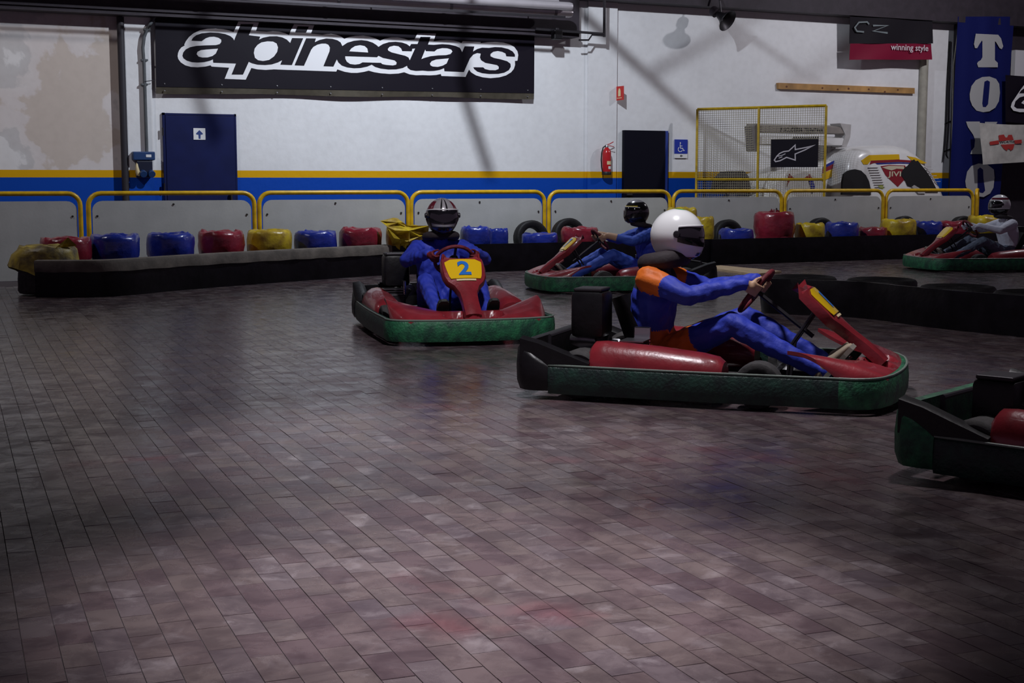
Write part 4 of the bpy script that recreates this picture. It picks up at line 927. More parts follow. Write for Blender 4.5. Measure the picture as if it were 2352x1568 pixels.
belt('rubber_belt', [(1.92, 16.36), gxy(250, 681), gxy(430, 665), gxy(620, 650), gxy(760, 640), (6.85, 18.22)], 0.40, 'curved black rubber guard belt with worn tan top edge at the left', top='belt_top', topw=0.10)
belt('rubber_belt', [(6.88, 18.22), (8.2, 18.20), (9.6, 18.20), (10.9, 18.20), (12.4, 18.20)], 0.40, 'long black rubber guard belt behind the two middle karts')
belt('rubber_belt', [(12.12, 18.13), (13.5, 18.17), (15.0, 18.20), (17.5, 18.20), (20.0, 18.20)], 0.40, 'glossy black rubber guard belt below the wrapped tyres at the right')
# inner barrier: flat tyres behind a belt
Ti = []
for i, (px, py) in enumerate(((1843, 633), (2025, 639), (2200, 655), (2375, 668))):
    p = GP(px, py, 0.36); root = empty('flat_tyre', (p.x, p.y, 0))
    for l in range(2): MB().lathe(tyre_prof(0.335, 0.235, 0.175), 36, Matrix.Translation((0, 0, 0.09+0.18*l)), closed=True).build('tyre', 'rubber', root, smooth=True, angle=50)
    tag(root, ['pair of black tyres lying flat at the left end of the inner barrier', 'pair of black tyres lying flat, second in the inner barrier', 'pair of black tyres lying flat, third in the inner barrier', 'pair of black tyres lying flat at the right picture edge in the inner barrier'][i], 'tyre', 'flat tyres of the inner barrier')
    Ti.append(Vector((p.x, p.y, 0)))
dd = (Ti[-1]-Ti[0]).normalized(); nn = Vector((dd.y, -dd.x, 0)); nn = nn if nn.y < 0 else -nn
R_ = 0.37
path = [Ti[0]-nn*R_*0.95-dd*0.1, Ti[0]-nn*R_*0.6-dd*R_*0.85, Ti[0]-dd*R_*1.05, Ti[0]+nn*R_*0.6-dd*R_*0.85, Ti[0]+nn*R_, Ti[1]+nn*R_, Ti[2]+nn*R_*1.0, Ti[3]+nn*R_, Ti[3]+nn*R_+dd*0.8]
belt('inner_belt', [(v.x, v.y) for v in path], 0.345, 'black rubber belt wrapped around the inner tyre barrier at the right')
pl = MB().poly([GP(1612, 612, 0.03), GP(1655, 609, 0.03), GP(1795, 622, 0.03), GP(1735, 629, 0.03)], ext=(0, 0, -0.0295))
pc = sum((Vector(v) for v in pl.v[:4]), Vector())/4; pc.z = 0; pl.v = [tuple(Vector(v)-pc) for v in pl.v]
o = pl.build('floor_board', 'floor_board'); o.location = pc; tag(o, 'tan wooden board lying on the track behind the near driver', 'board')

# ================================================================== KARTS  (local frame: +x forward, +y left)
def kart_outline():
    """plan outline of the bumper, counter-clockwise from rear-right, tagged by zone"""
    pts = []
    def corner(cx, cy, r, a0, a1, n, zone):
        for i in range(n+1):
            t = math.radians(a0+(a1-a0)*i/n); pts.append((cx+r*math.cos(t), cy+r*math.sin(t), zone))
    # right side from rear to front, front, left side, rear
    n = 10
    for i in range(n+1): x = -0.86+1.62*i/n; pts.append((x, -0.655-0.02*math.sin(PI*i/n), 'side'))
    corner(0.80, -0.47, 0.19, -82, -22, 6, 'front')
    for i in range(1, 12):
        y = -0.50+1.0*i/12; pts.append((1.0+0.055*(1-(y/0.5)**2)-0.0, y, 'front'))
    corner(0.80, 0.47, 0.19, 22, 82, 6, 'front')
    for i in range(n+1): x = 0.76-1.62*i/n; pts.append((x, 0.655+0.02*math.sin(PI*i/n), 'side'))
    return pts
OUT = kart_outline()
def band_mesh(pts, z0, z1, th=0.035, bulge=0.012, zf=None):
    N = len(pts); rings = []
    for i in range(N):
        a = Vector(pts[max(i-1, 0)][:2]+(0,)); b = Vector(pts[min(i+1, N-1)][:2]+(0,)); d = (b-a).normalized(); n_ = Vector((d.y, -d.x, 0))
        p = Vector(pts[i][:2]+(0,)); zt_ = z1 if zf is None else zf(pts[i])
        h = zt_-z0
        prof = [(0.0, z0), (bulge, z0+h*.2), (bulge*1.15, z0+h*.55), (bulge*.7, z0+h*.9), (0, zt_), (-th*.5, zt_+0.004), (-th, zt_), (-th, z0)]
        rings.append([p+n_*o_+Vector((0, 0, z)) for o_, z in prof])
    return MB().loft(rings)
def wheel(parent, x, y, R, w, rr):
    M = Matrix.Translation((x, y, R)) @ Matrix.Rotation(PI/2, 4, 'X')
    t = MB().lathe([(rr, -w*0.40), (rr+0.01, -w*0.46), (R*0.84, -w*0.5), (R*0.96, -w*0.44), (R, -w*0.30), (R, w*0.30), (R*0.96, w*0.44), (R*0.84, w*0.5), (rr+0.01, w*0.46), (rr, w*0.40)], 28, M, closed=True).build('wheel', 'dusty_rubber', parent, smooth=True, angle=45)
    MB().lathe([(0.0, -w*0.2), (0.035, -w*0.2), (0.04, -w*0.25), (rr-0.012, -w*0.30), (rr, -w*0.42), (rr+0.004, -w*0.42), (rr+0.004, w*0.42), (rr, w*0.42), (rr-0.012, w*0.30), (0.04, w*0.25), (0.035, w*0.2), (0.0, w*0.2)], 20, M).build('rim', 'rim_metal', t, smooth=True)
WC = Vector((0.20, 0, 0.60)); WN = Vector((-0.72, 0, 0.55)).normalized()   # steering wheel centre and normal (towards the driver)
WU = Vector((0, 1, 0)).cross(WN).normalized(); WU = WU if WU.z > 0 else -WU
def make_kart(loc, heading, label, number=None, smudge=False, green_all=False, tall=True, scale=1.0, rear='black_plastic'):
    k = empty('go_kart', loc, heading); k.scale = (scale,)*3; tag(k, label, 'go-kart', 'red rental karts with green bumpers')
    fr = [p for p in OUT if p[2] == 'front']; i0 = OUT.index(fr[0]); i1 = OUT.index(fr[-1])
    sb_m = 'green_bumper' if green_all else 'side_bumper'
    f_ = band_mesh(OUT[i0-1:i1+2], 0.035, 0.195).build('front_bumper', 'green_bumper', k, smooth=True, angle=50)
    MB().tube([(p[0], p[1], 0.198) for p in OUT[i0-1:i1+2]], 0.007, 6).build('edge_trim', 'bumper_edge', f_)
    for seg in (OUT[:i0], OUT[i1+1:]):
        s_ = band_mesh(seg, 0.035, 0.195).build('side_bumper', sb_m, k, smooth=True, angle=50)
        MB().tube([(p[0], p[1], 0.198) for p in seg], 0.006, 6).build('edge_trim', 'bumper_edge', s_)
    # rear bumper: black, flared and rising at the corners
    rp = [(-0.86, 0.655), (-0.93, 0.665), (-1.0, 0.655), (-1.045, 0.61), (-1.06, 0.52), (-1.06, 0.3), (-1.06, 0.0), (-1.06, -0.3), (-1.06, -0.52), (-1.045, -0.61), (-1.0, -0.655), (-0.93, -0.665), (-0.86, -0.655)]
    rp = [(x, y, 'rear') for x, y in rp]
    band_mesh(rp, 0.05, 0.26, th=0.05, bulge=0.018, zf=lambda p: 0.20+0.12*max(0, min(1, (-p[0]-0.86)/0.2))).build('rear_bumper', rear, k, smooth=True, angle=50)
    for s_ in (1, -1):   # rear side fin over the rear wheel
        MB().loft([[Vector((x, s_*y, z)) for y, z in ((0.66, 0.195), (0.66, zt_), (0.60, zt_+0.012), (0.56, zt_-0.02), (0.56, 0.16))] for x, zt_ in ((-1.03, 0.345), (-0.92, 0.32), (-0.78, 0.27), (-0.62, 0.215))]).build('rear_fin', 'black_plastic', k, smooth=True, angle=50)
    # floor tray and frame
    MB().poly([(-0.95, -0.34, 0.055), (0.55, -0.34, 0.055), (0.96, -0.24, 0.055), (0.96, 0.24, 0.055), (0.55, 0.34, 0.055), (-0.95, 0.34, 0.055)], ext=(0, 0, 0.012)).build('floor_tray', 'dark_steel', k)
    for s_ in (1, -1):
        MB().tube([(-0.98, s_*0.30, 0.09), (-0.3, s_*0.33, 0.09), (0.3, s_*0.30, 0.09), (0.55, s_*0.22, 0.09), (0.97, s_*0.20, 0.09)], 0.016, 8).build('frame_tube', 'dark_steel', k, smooth=True)
    MB().tube([(0.32, -0.52, 0.13), (0.32, 0.52, 0.13)], 0.014, 8).build('front_axle', 'steel', k)
    MB().tube([(-0.70, -0.55, 0.14), (-0.70, 0.55, 0.14)], 0.02, 8).build('rear_axle', 'steel', k)
    for s_ in (1, -1):
        wheel(k, 0.32, s_*0.555, 0.13, 0.135, 0.065); wheel(k, -0.70, s_*0.52, 0.142, 0.20, 0.065)
    # front nose deck: low in the middle with two recesses, rising towards the front wheels
    def deck(u, v):
        y = -0.615+1.23*u; a = abs(y)/0.615
        xf = (1.0+0.04*(1-(y/0.5)**2)) if abs(y) < 0.5 else 1.0-0.24*((abs(y)-0.5)/0.115)**1.6
        xr = 0.80 - (0.32*max(0, (a-0.42)/0.58)**0.8)
        x = xf+(xr-xf)*v
        zr = 0.245+0.085*max(0, (a-0.35)/0.65)**1.3
        z = 0.185+(zr-0.185)*math.sin(v*PI/2)**0.8
        for yc in (-0.125, 0.125):
            e_ = ((y-yc)/0.115)**2+((v-0.52)/0.34)**2
            if e_ < 1: z -= 0.05*min(1, (1-e_)*3)
        return (x, y, z)
    MB().grid(deck, 72, 14, (0, 0, -0.02)).build('nose_deck', 'kart_red', k, smooth=True, angle=50)
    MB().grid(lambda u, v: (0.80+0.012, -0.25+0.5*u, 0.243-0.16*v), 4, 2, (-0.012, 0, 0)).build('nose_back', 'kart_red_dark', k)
    # side pods
    for s_ in (1, -1):
        rings = []
        for x, sc_, w_ in ((-0.64, 0.80, 0.8), (-0.615, 0.97, 0.96), (-0.55, 1.0, 1.0), (-0.25, 0.90, 1.0), (0.0, 0.76, 0.97), (0.09, 0.66, 0.92), (0.125, 0.50, 0.8)):
            rings.append([Vector((x, s_*(0.515+0.135*w_*math.cos(t)), 0.15+(0.185*sc_)*max(0, math.sin(t))**0.85-(0.09 if math.sin(t) < 0 else 0)*abs(math.sin(t)))) for t in [2*PI*i/20 for i in range(20)]])
        MB().loft(rings).build('side_pod', 'kart_red', k, smooth=True, angle=50)
    # number fairing: plate on top of a tapering red bar sweeping down to the nose
    cs = [(0.46, 0.600, 0.105), (0.472, 0.622, 0.150), (0.50, 0.612, 0.172), (0.56, 0.555, 0.178), (0.62, 0.495, 0.172), (0.655, 0.455, 0.150), (0.69, 0.425, 0.105), (0.75, 0.375, 0.072), (0.83, 0.315, 0.066), (0.90, 0.258, 0.068), (0.94, 0.218, 0.066)]
    rings = []
    for i, (x, z, w_) in enumerate(cs):
        a = cs[max(i-1, 0)]; b = cs[min(i+1, len(cs)-1)]; d = Vector((b[0]-a[0], 0, b[1]-a[1])).normalized(); n_ = Vector((-d.z, 0, d.x)); n_ = n_ if n_.x > 0 else -n_
        rings.append([Vector((x, 0, z))+Vector((0, yy*w_, 0))+n_*nn_ for yy, nn_ in ((-1, -0.045), (-1, -0.012), (-0.93, 0.010), (-0.6, 0.020), (0, 0.026), (0.6, 0.020), (0.93, 0.010), (1, -0.012), (1, -0.045), (0.9, -0.045), (0.88, -0.018), (0, -0.004), (-0.88, -0.018), (-0.9, -0.045))])
    fa = MB().loft(rings).build('number_fairing', 'kart_red', k, smooth=True, angle=50)
    def onf(u, v, off):      # point on the fairing face, u across, v from plate bottom to top
        A = Vector((0.645, 0, 0.468)); B = Vector((0.502, 0, 0.608)); d = (B-A).normalized(); n_ = Vector((-d.z, 0, d.x)); n_ = n_ if n_.x > 0 else -n_
        y = u
        return A.lerp(B, v)+Vector((0, y, 0))+n_*(0.027-0.014*(u/0.17)**2+off)
    hw = lambda v: 0.118+0.034*v**0.6 if v < 0.85 else 0.15-0.05*((v-0.85)/0.15)**1.5
    MB().grid(lambda u, v: onf((u*2-1)*hw(v), v*0.98, 0.004-0.0*u), 14, 8, (0, 0, -0.004)).build('number_plate', 'plate_yellow', fa, smooth=True)
    MB().grid(lambda u, v: onf((u*2-1)*0.078, -0.12+0.07*v, 0.004), 6, 1, (0, 0, -0.003)).build('plate_strip', 'sign_cream', fa)
    if number:
        O = onf(-0.052, 0.14, 0.010); R = onf(0.05, 0.14, 0.010)-O; U = onf(-0.052, 0.86, 0.010)-O
        text_mesh(number, O+U*0.0, R, U, U.length, 0.10, 'number', 'digit_blue', fa, bold=0.03)
    if smudge:
        MB().grid(lambda u, v: onf(0.0+0.05*u, 0.2+0.6*v, 0.009), 2, 4).build('number', 'digit_blue', fa)
    MB().tube([(0.55, -0.09, 0.50), (0.42, -0.08, 0.30), (0.40, -0.07, 0.09)], 0.010, 6).build('fairing_stay', 'dark_steel', k)
    MB().tube([(0.55, 0.09, 0.50), (0.42, 0.08, 0.30), (0.40, 0.07, 0.09)], 0.010, 6).build('fairing_stay', 'dark_steel', k)
    # steering wheel and column
    ring = [WC+Vector((0, 1, 0))*(0.155*math.cos(t))+WU*(0.145*math.sin(t)) for t in [2*PI*i/28 for i in range(28)]]
    sw = MB().tube(ring, 0.0155, 10, closed=True).build('steering_wheel', 'glove_red', k, smooth=True)
    sp_ = MB()
    for a in (90, 210, 330):
        t = math.radians(a); sp_.tube([WC, WC+Vector((0, 1, 0))*(0.150*math.cos(t))+WU*(0.14*math.sin(t))], 0.012, 6)
    sp_.lathe([(0, -0.02), (0.04, -0.02), (0.04, 0.02), (0, 0.025)], 14, Matrix.Translation(WC) @ WN.to_track_quat('Z', 'Y').to_matrix().to_4x4()); sp_.build('spokes', 'dark_steel', sw)
    MB().tube([WC, WC-WN*0.42], 0.013, 8).build('steering_column', 'dark_steel', k)
    # seat shell
    def seat(u, v):
        t = -1.35+2.7*u
        path = [(-0.10, 0.10), (-0.22, 0.075), (-0.34, 0.075), (-0.44, 0.11), (-0.52, 0.20), (-0.575, 0.32), (-0.62, 0.45), (-0.65, 0.54)]
        f_i = v*(len(path)-1); i = min(int(f_i), len(path)-2); w_ = f_i-i
        x = path[i][0]*(1-w_)+path[i+1][0]*w_; z = path[i][1]*(1-w_)+path[i+1][1]*w_
        wd_ = 0.185; dep = 0.15*(0.7+0.5*math.sin(v*PI))
        nx, nz = (0.25+0.6*v, 1-0.75*v)
        lift = (1-math.cos(t))/(1-math.cos(1.35))*dep
        return (x+nx*lift, wd_*math.sin(t)/math.sin(1.35)*(1.0), z+nz*lift)
    MB().grid(seat, 14, 20, (-0.014, 0, -0.006)).build('seat', 'black_plastic', k, smooth=True, angle=60)
    # engine group on the right of the seat
    en = MB().cbox((-0.50, -0.40, 0.20), (0.30, 0.20, 0.20), ch=0.02).build('engine', 'dark_steel', k)
    fn_ = MB()
    for i in range(5): fn_.cbox((-0.42, -0.40, 0.25+0.02*i), (0.14, 0.17, 0.007))
    fn_.build('cooling_fins', 'steel', en)
    MB().cbox((-0.40, -0.31, 0.34), (0.10, 0.02, 0.12), ch=0.006).build('recoil_cover', 'chrome', en)
    zb_ = 0.47 if tall else 0.30
    ab = MB().cbox((-0.70, -0.33, zb_), (0.20, 0.22, 0.27), ch=0.03).build('air_box', 'black_plastic', k, smooth=True, angle=30)
    MB().cbox((-0.70, -0.33, zb_+0.142), (0.17, 0.19, 0.02), ch=0.008).build('lid', 'dark_steel', ab)
    MB().tube([(-0.66, -0.33, zb_-0.12), (-0.60, -0.36, 0.20)], 0.03, 10).build('intake', 'black_hose', ab)
    MB().tube([(-0.62, -0.22, 0.30), (-0.80, -0.22, 0.30), (-0.86, -0.22, 0.30)], [0.05, 0.05, 0.03], 14).build('silencer', 'steel', k, smooth=True)
    MB().tube([(-0.50, -0.30, 0.22), (-0.56, -0.24, 0.30), (-0.62, -0.22, 0.30)], 0.018, 8).build('exhaust_pipe', 'steel', k, smooth=True)
    MB().cbox((-0.55, 0.40, 0.21), (0.26, 0.18, 0.18), ch=0.04).build('fuel_tank', 'rim_metal', k, smooth=True, angle=30)
    MB().tube([(-0.92, -0.45, 0.20), (-0.92, -0.45, 0.34), (-0.92, 0.45, 0.34), (-0.92, 0.45, 0.20)], 0.013, 8).build('rear_hoop', 'dark_steel', k, smooth=True)
    for s_ in (1, -1):
        pd = MB().tube([(0.72, s_*0.20-0.05, 0.20), (0.72, s_*0.20+0.06, 0.20)], 0.011, 8).build('pedal', 'chrome', k)
        MB().tube([(0.72, s_*0.20+0.055, 0.20), (0.66, s_*0.20+0.055, 0.08)], 0.008, 6).build('pedal_arm', 'steel', pd)
    return k

# ================================================================== DRIVERS
def capsule(a, b, ra, rb, n=12, rings=4):
    a, b = Vector(a), Vector(b); d = b-a; L = d.length
    if L < 1e-6: d = Vector((0, 0, 1)); L = 1e-6
    q = d.to_track_quat('Z', 'Y').to_matrix(); prof = []
    for i in range(rings+1): t = -PI/2+PI/2*i/rings; prof.append((ra*math.cos(t), ra*math.sin(t)))
    for i in range(rings+1): t = PI/2*i/rings; prof.append((rb*math.cos(t), L+rb*math.sin(t)))
    m = MB(); m.lathe([(max(r, 1e-4), z) for r, z in prof], n)
    vs = [a+q @ Vector(v) for v in m.v]; K = len(prof)
    fs = list(m.f); fs.append(tuple(k*K for k in range(n))[::-1]); fs.append(tuple(k*K+K-1 for k in range(n)))
    return vs, fs
def make_driver(kloc, heading, label, mats, helmet, lean=0.0, head=(0, 0, 0), headrot=(0, 0, 0), hands=1, shoe='shoe_dark', sole='sole_grey', spread=0.0, knee=(0.0, 0.0), scale=1.0):
    """mats: dict part -> material name; parts: torso, chest, shoulder, arm, hand, hip, leg"""
    root = empty('person', (kloc[0], kloc[1], 0), heading); tag(root, label, 'person', None)
    root.scale = (scale,)*3
    segs = []   # (a, b, ra, rb, part)
    def S(a, b, ra, rb, part): segs.append((Vector(a), Vector(b), ra, rb, part))
    sx = lean
    hip = Vector((-0.36, 0, 0.215)); waist = Vector((-0.42, 0, 0.36)); chest = Vector((-0.40+sx*0.6, 0, 0.55)); neck = Vector((-0.36+sx, 0, 0.735))
    for y in (-0.085, 0.085): S(hip+Vector((0, y, 0)), waist+Vector((0, y*0.85, 0)), 0.115, 0.10, 'hip')
    for y in (-0.08, 0.0, 0.08): S(waist+Vector((0, y*0.8, 0)), chest+Vector((0, y, 0)), 0.112, 0.125, 'torso')
    for y in (-0.10, 0.0, 0.10): S(chest+Vector((0, y*0.8, 0)), chest+Vector((0.01, y, 0.10)), 0.12, 0.098, 'chest')
    S(chest+Vector((0, 0, 0.08)), neck, 0.085, 0.062, 'chest'); S(neck, neck+Vector((0.03, 0, 0.10)), 0.058, 0.055, 'neck')
    for s_ in (1, -1):
        sh_ = Vector((-0.385+sx, s_*0.185, 0.665)); S(chest+Vector((0, s_*0.08, 0.10)), sh_, 0.085, 0.082, 'shoulder')
        t = math.radians(12+90-90) ; side = Vector((0, s_, 0))
        rim = WC+Vector((0, s_*0.152, 0))+WU*0.03
        wrist = rim+WN*0.075+side*0.045-Vector((0, 0, 0.015))
        mid = sh_.lerp(wrist, 0.5); el = mid+Vector((-0.02, s_*(0.105+spread), -0.075))
        S(sh_, sh_.lerp(el, 0.35), 0.080, 0.074, 'shoulder'); S(sh_.lerp(el, 0.35), el, 0.072, 0.058, 'arm'); S(el, el.lerp(wrist, 0.6), 0.058, 0.048, 'arm'); S(el.lerp(wrist, 0.6), wrist, 0.047, 0.040, 'cuff')
        # hand: palm on the driver's side of the rim, fingers round it, thumb along it
        tang = WU; o_ = side
        palm = rim+o_*0.032+WN*0.022
        S(wrist, palm+tang*0.0, 0.031, 0.030, 'hand')
        for j in range(4):
            off = tang*(0.031-0.0205*j); Rr = 0.0265; lens = (0.95, 1.05, 1.0, 0.82)[j]
            base = palm+off*0.95+o_*0.004
            prev = base
            for i_, a in enumerate((10, 75, 150, 205)):
                ang = math.radians(a*(lens if i_ == 3 else 1)); p = rim+off+o_*(Rr*math.cos(ang))-WN*(Rr*math.sin(ang))
                S(prev, p, (0.0125, 0.0098, 0.0092, 0.0085)[i_], (0.0098, 0.0092, 0.0085, 0.0078)[i_], 'hand'); prev = p
        tb_ = palm+tang*0.028+WN*0.004; p1 = rim+tang*0.052+WN*0.024+o_*0.012; p2 = rim+tang*0.068+WN*0.014-o_*0.014
        S(palm+WN*0.008, tb_, 0.017, 0.0135, 'hand'); S(tb_, p1, 0.0130, 0.0110, 'hand'); S(p1, p2, 0.0108, 0.0090, 'hand')
        # leg
        kn = Vector((0.10, s_*0.215, 0.425)) + (Vector((0, 0, knee[0 if s_ > 0 else 1])))
        hj = hip+Vector((0.02, s_*0.10, -0.01)); an = Vector((0.575, s_*0.20, 0.185))
        S(hj, hj.lerp(kn, 0.5), 0.105, 0.092, 'hip'); S(hj.lerp(kn, 0.5), kn, 0.092, 0.070, 'leg'); S(kn, kn.lerp(an, 0.35), 0.070, 0.066, 'leg'); S(kn.lerp(an, 0.35), an, 0.066, 0.046, 'leg')
        S(an, an+Vector((0.06, 0, -0.02)), 0.042, 0.036, 'leg')
    b = MB()
    for a, c, ra, rb, p in segs: b.add(*capsule(a, c, ra, rb, 12 if ra > 0.02 else 8, 4 if ra > 0.02 else 3))
    me = bpy.data.meshes.new('body'); me.from_pydata(b.v, [], b.f); me.update()
    ob = bpy.data.objects.new('tmp', me); COL.objects.link(ob)
    rm = ob.modifiers.new('r', 'REMESH'); rm.mode = 'VOXEL'; rm.voxel_size = 0.0068
    sm = ob.modifiers.new('s', 'SMOOTH'); sm.factor = 0.5; sm.iterations = 4
    dg = bpy.context.evaluated_depsgraph_get(); nm = bpy.data.meshes.new_from_object(ob.evaluated_get(dg)); bpy.data.objects.remove(ob)
    nm.name = 'body'
    order = sorted(set(mats.values())); nm.materials.clear()
    for m_ in order: nm.materials.append(MATS[m_])
    nv = len(nm.vertices); co = np.empty(nv*3); nm.vertices.foreach_get('co', co); co = co.reshape(-1, 3)
    best = np.full(nv, 1e9); idx = np.zeros(nv, int)
    for a, c, ra, rb, p in segs:
        A = np.array(a); D = np.array(c)-A; L2 = max(D @ D, 1e-9); t = np.clip(((co-A) @ D)/L2, 0, 1)
        d = np.linalg.norm(co-A-t[:, None]*D, axis=1)-(ra+(rb-ra)*t)
        mi = order.index(mats.get(p, mats['torso'])); up_ = d < best; best[up_] = d[up_]; idx[up_] = mi
    # cloth folds where joints bend: gentle real relief on the sleeves and legs
    no = np.empty(nv*3); nm.vertices.foreach_get('normal', no); no = no.reshape(-1, 3)
    skinish = [order.index(mats[p]) for p in ('hand',) if p in mats]
    amp = np.where(np.isin(idx, skinish), 0, 0.0045)
    w = np.sin(co[:, 0]*48+co[:, 2]*33+3*np.sin(co[:, 1]*22))*np.sin(co[:, 2]*41-co[:, 0]*27+2*np.sin(co[:, 1]*31))
    co = co+no*(amp*w)[:, None]; nm.vertices.foreach_set('co', co.ravel())
    pv = [idx[p.vertices[0]] for p in nm.polygons]; nm.polygons.foreach_set('material_index', pv)
    nm.polygons.foreach_set('use_smooth', [True]*len(nm.polygons)); nm.update()
    body = bpy.data.objects.new('body', nm); COL.objects.link(body); body.parent = root
    # shoes
    for s_ in (1, -1):
        an = Vector((0.575, s_*0.20, 0.185)); toe = Vector((0.705, s_*0.20, 0.345)); ax = (toe-an).normalized(); bk_ = Vector((-ax.z, 0, ax.x)); 
        heel = an+Vector((0.035, 0, -0.075))
        rings = []
        for t_, w_, h_ in ((0.0, 0.030, 0.055), (0.03, 0.036, 0.075), (0.10, 0.037, 0.080), (0.16, 0.042, 0.058), (0.21, 0.045, 0.046), (0.255, 0.040, 0.036), (0.275, 0.022, 0.022)):
            c = heel+ax*t_; rings.append([c+Vector((0, w_*math.cos(q_), 0))+bk_*(h_*0.5+h_*0.5*math.sin(q_)) for q_ in [2*PI*i/14 for i in range(14)]])
        sho = MB().loft(rings).build('shoe', shoe, body, smooth=True, angle=60)
        rings = []
        for t_, w_ in ((-0.004, 0.030), (0.03, 0.038), (0.10, 0.038), (0.16, 0.044), (0.21, 0.047), (0.262, 0.040), (0.282, 0.020)):
            c = heel+ax*t_; rings.append([c+Vector((0, y_*w_, 0))+bk_*z_ for y_, z_ in ((-1, 0.012), (1, 0.012), (1, -0.014), (-1, -0.014))])
        MB().loft(rings).build('sole', sole, body)
    # helmet
    hc = neck+Vector((0.075, 0, 0.235))+Vector(head)
    HM = Matrix.Translation(hc) @ Matrix.Rotation(headrot[2], 4, 'Z') @ Matrix.Rotation(headrot[1], 4, 'Y') @ Matrix.Rotation(headrot[0], 4, 'X')
    def hpt(th, ph, k=1.0):   # th azimuth from +x, ph elevation
        x = 0.160*math.cos(ph)*math.cos(th); y = 0.140*math.cos(ph)*math.sin(th); z = 0.160*math.sin(ph)
        if z < 0.0 and x > 0: x *= 1+0.16*min(1, -z/0.10)
        if z < -0.112: z = -0.112-(abs(z)-0.112)*0.25
        if z < 0: y *= 1-0.10*min(1, -z/0.1)
        return HM @ (Vector((x, y, z))*k)
    nu, nv_ = 48, 28; hb = MB(); vs = []; fs = []; ms = []
    for j in range(nv_+1):
        ph = -PI/2+PI*j/nv_
        for i in range(nu): vs.append(hpt(2*PI*i/nu, ph))
    for j in range(nv_):
        for i in range(nu):
            fs.append((j*nu+i, j*nu+(i+1) % nu, (j+1)*nu+(i+1) % nu, (j+1)*nu+i))
            ph = math.degrees(-PI/2+PI*(j+.5)/nv_); th = ((i+.5)/nu*360+180) % 360-180
            ms.append(helmet['pattern'](th, ph))
    o = hb.add(vs, fs); hb.m = ms; hl_ = hb.build('helmet', helmet['mats'], root, smooth=True, angle=80)
    a0, a1 = math.radians(78), math.radians(-78)
    vz = MB().grid(lambda u, v: hpt(a0+(a1-a0)*u, math.radians(-17+40*v)*(1-0.25*abs(u*2-1)**3)+math.radians(3*abs(u*2-1)), 1.018), 24, 8); 
    c0 = HM @ Vector((0, 0, 0)); n0 = len(vz.v); vz.v += [tuple(Vector(v).lerp(c0, 0.03)) for v in vz.v]; vz.f += [tuple(i+n0 for i in f)[::-1] for f in vz.f]; vz.m = [0]*len(vz.f)
    vz.build('visor', helmet.get('visor', 'visor'), hl_, smooth=True, angle=60)
    MB().tube([hpt(a0+(a1-a0)*i/20, math.radians(27)*(1-0.2*abs(i/10-1)**3), 1.02) for i in range(21)], 0.005, 6).build('visor_trim', helmet.get('trim', 'helmet_black'), hl_, smooth=True)
    for s_ in (1, -1):
        p = hpt(math.radians(80*s_), math.radians(6), 1.02); MB().lathe([(0, -0.008), (0.02, -0.008), (0.022, 0.0), (0.018, 0.008), (0, 0.01)], 12, Matrix.Translation(p) @ Matrix.Rotation(PI/2, 4, 'X')).build('pivot', 'dark_steel', hl_, smooth=True)
    MB().grid(lambda u, v: hpt(math.radians(26-52*u), math.radians(-40+9*v), 1.015), 10, 3).build('chin_vent', helmet.get('vent', 'helmet_black'), hl_, smooth=True)
    MB().tube([hpt(2*PI*i/32, math.radians(-52), 1.0) for i in range(32)], 0.008, 6, closed=True).build('neck_roll', helmet.get('roll', 'helmet_black'), hl_, smooth=True)
    if helmet.get('brace'):
        n_ = 24; rg = [neck+Vector((0.02, 0, 0.035))+Vector((0.105*math.cos(t), 0.125*math.sin(t), 0.02*math.cos(t))) for t in [2*PI*i/n_ for i in range(n_)]]
        MB().tube(rg, helmet['brace'], 12, closed=True).build('neck_brace', 'jacket_dark', root, smooth=True)
    return root

def pat_silver(th, ph):
    a = abs(th)
    if 18 < ph < 58 and 42 < a < 118: return 1
    if ph > 20 and 8 < a < 16: return 2
    if ph < -26 and a < 100: return 2
    if ph < 4 and a > 55: return 2
    return 0
def pat_black(th, ph):
    if ph > 52: return 1
    if 24 < ph < 34 and abs(th) < 70: return 2
    return 0
def pat_white(th, ph): return 1 if ph > 78 else 0
def pat_far(th, ph):
    if ph < -20: return 2
    if 30 < ph < 48: return 1
    return 0
KARTS = {}
def ang(hx, hy): return math.atan2(hy, hx)
k1 = (4.71, 11.09); h1 = ang(-0.20, -0.98)
make_kart((*k1, 0), h1, 'red go-kart number 2 with scuffed green front bumper, coming head-on', number='2', scale=1.05)
make_driver(k1, h1, 'driver in blue overalls and silver and maroon helmet steering the kart head-on', dict(torso='suit_blue', chest='suit_blue', neck='jacket_dark', shoulder='suit_blue', arm='suit_blue', cuff='suit_blue', hand='glove_red', hip='suit_blue', leg='suit_blue'),
            dict(mats=['helmet_silver', 'helmet_maroon', 'helmet_black'], pattern=pat_silver, trim='helmet_white', brace=0.036), head=(0, 0.0, -0.035), headrot=(0, 0.05, math.radians(-4)), shoe='shoe_dark', sole='shoe_dark', spread=0.035, scale=1.05)
k2 = (4.88, 7.18); h2 = ang(0.70, -0.71)
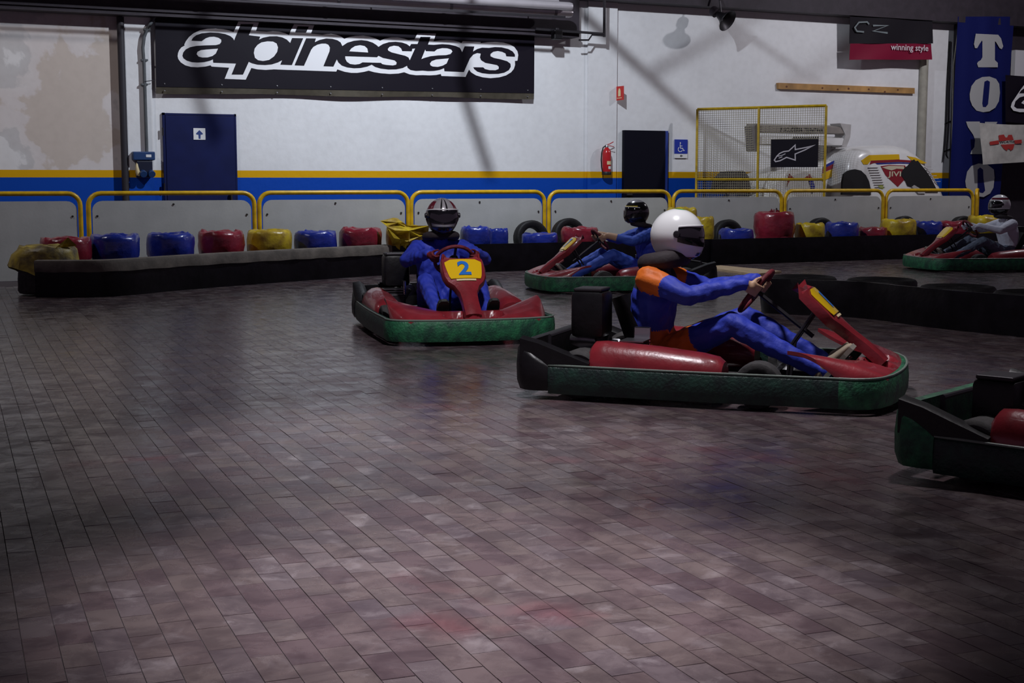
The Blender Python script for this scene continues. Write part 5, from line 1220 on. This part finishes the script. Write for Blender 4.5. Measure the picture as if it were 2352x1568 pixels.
make_kart((*k2, 0), h2, 'red go-kart nearest to the camera with its full side in view, heading right', smudge=True, scale=1.05)
make_driver(k2, h2, 'driver in plain white helmet, dark collar and blue and orange overalls in the near kart', dict(torso='suit_blue', chest='jacket_dark', neck='jacket_dark', shoulder='suit_orange', arm='suit_blue', cuff='suit_blue', hand='skin', hip='suit_orange', leg='suit_blue'),
            dict(mats=['helmet_white', 'helmet_green'], pattern=pat_white, trim='helmet_white', vent='helmet_black', brace=0.055), lean=-0.01, head=(0.02, 0, -0.055), headrot=(0, 0.10, 0), shoe='shoe_tan', sole='sole_grey', scale=1.05)
k3 = (8.38, 14.60); h3 = ang(-0.97, 0.22)
make_kart((*k3, 0), h3, 'red go-kart with yellow plate and green side bumper heading left behind the near kart', number='7', green_all=True)
make_driver(k3, h3, 'driver in pale blue overalls and black helmet with bare hands, arm stretched to the wheel', dict(torso='suit_blue', chest='suit_blue_pale', neck='jacket_dark', shoulder='suit_blue_pale', arm='suit_blue_pale', cuff='skin', hand='skin', hip='suit_blue', leg='suit_blue_pale'),
            dict(mats=['helmet_black', 'helmet_silver', 'helmet_yellow'], pattern=pat_black, trim='helmet_white', brace=0.03), lean=0.02, head=(0.01, 0, -0.05), headrot=(0, 0.03, math.radians(15)), shoe='shoe_dark')
k4 = (15.12, 15.53); h4 = ang(-0.95, 0.30)
make_kart((*k4, 0), h4, 'red go-kart with green bumper heading left at the right picture edge behind the inner barrier', green_all=True)
make_driver(k4, h4, 'driver in white top and striped helmet in the far kart at the right edge', dict(torso='suit_white', chest='suit_white', neck='jacket_dark', shoulder='suit_white', arm='suit_white', cuff='suit_white', hand='suit_white', hip='jeans_grey', leg='jeans_grey'),
            dict(mats=['helmet_white', 'helmet_maroon', 'helmet_black'], pattern=pat_far, trim='helmet_silver', brace=0.03), lean=0.03, head=(0.01, 0, -0.03), shoe='shoe_dark')
k5 = (5.17, 4.05); h5 = ang(0.391, -0.919)
make_kart((*k5, 0), h5, 'red go-kart cut off by the right picture edge in the foreground', tall=False, rear='green_bumper')
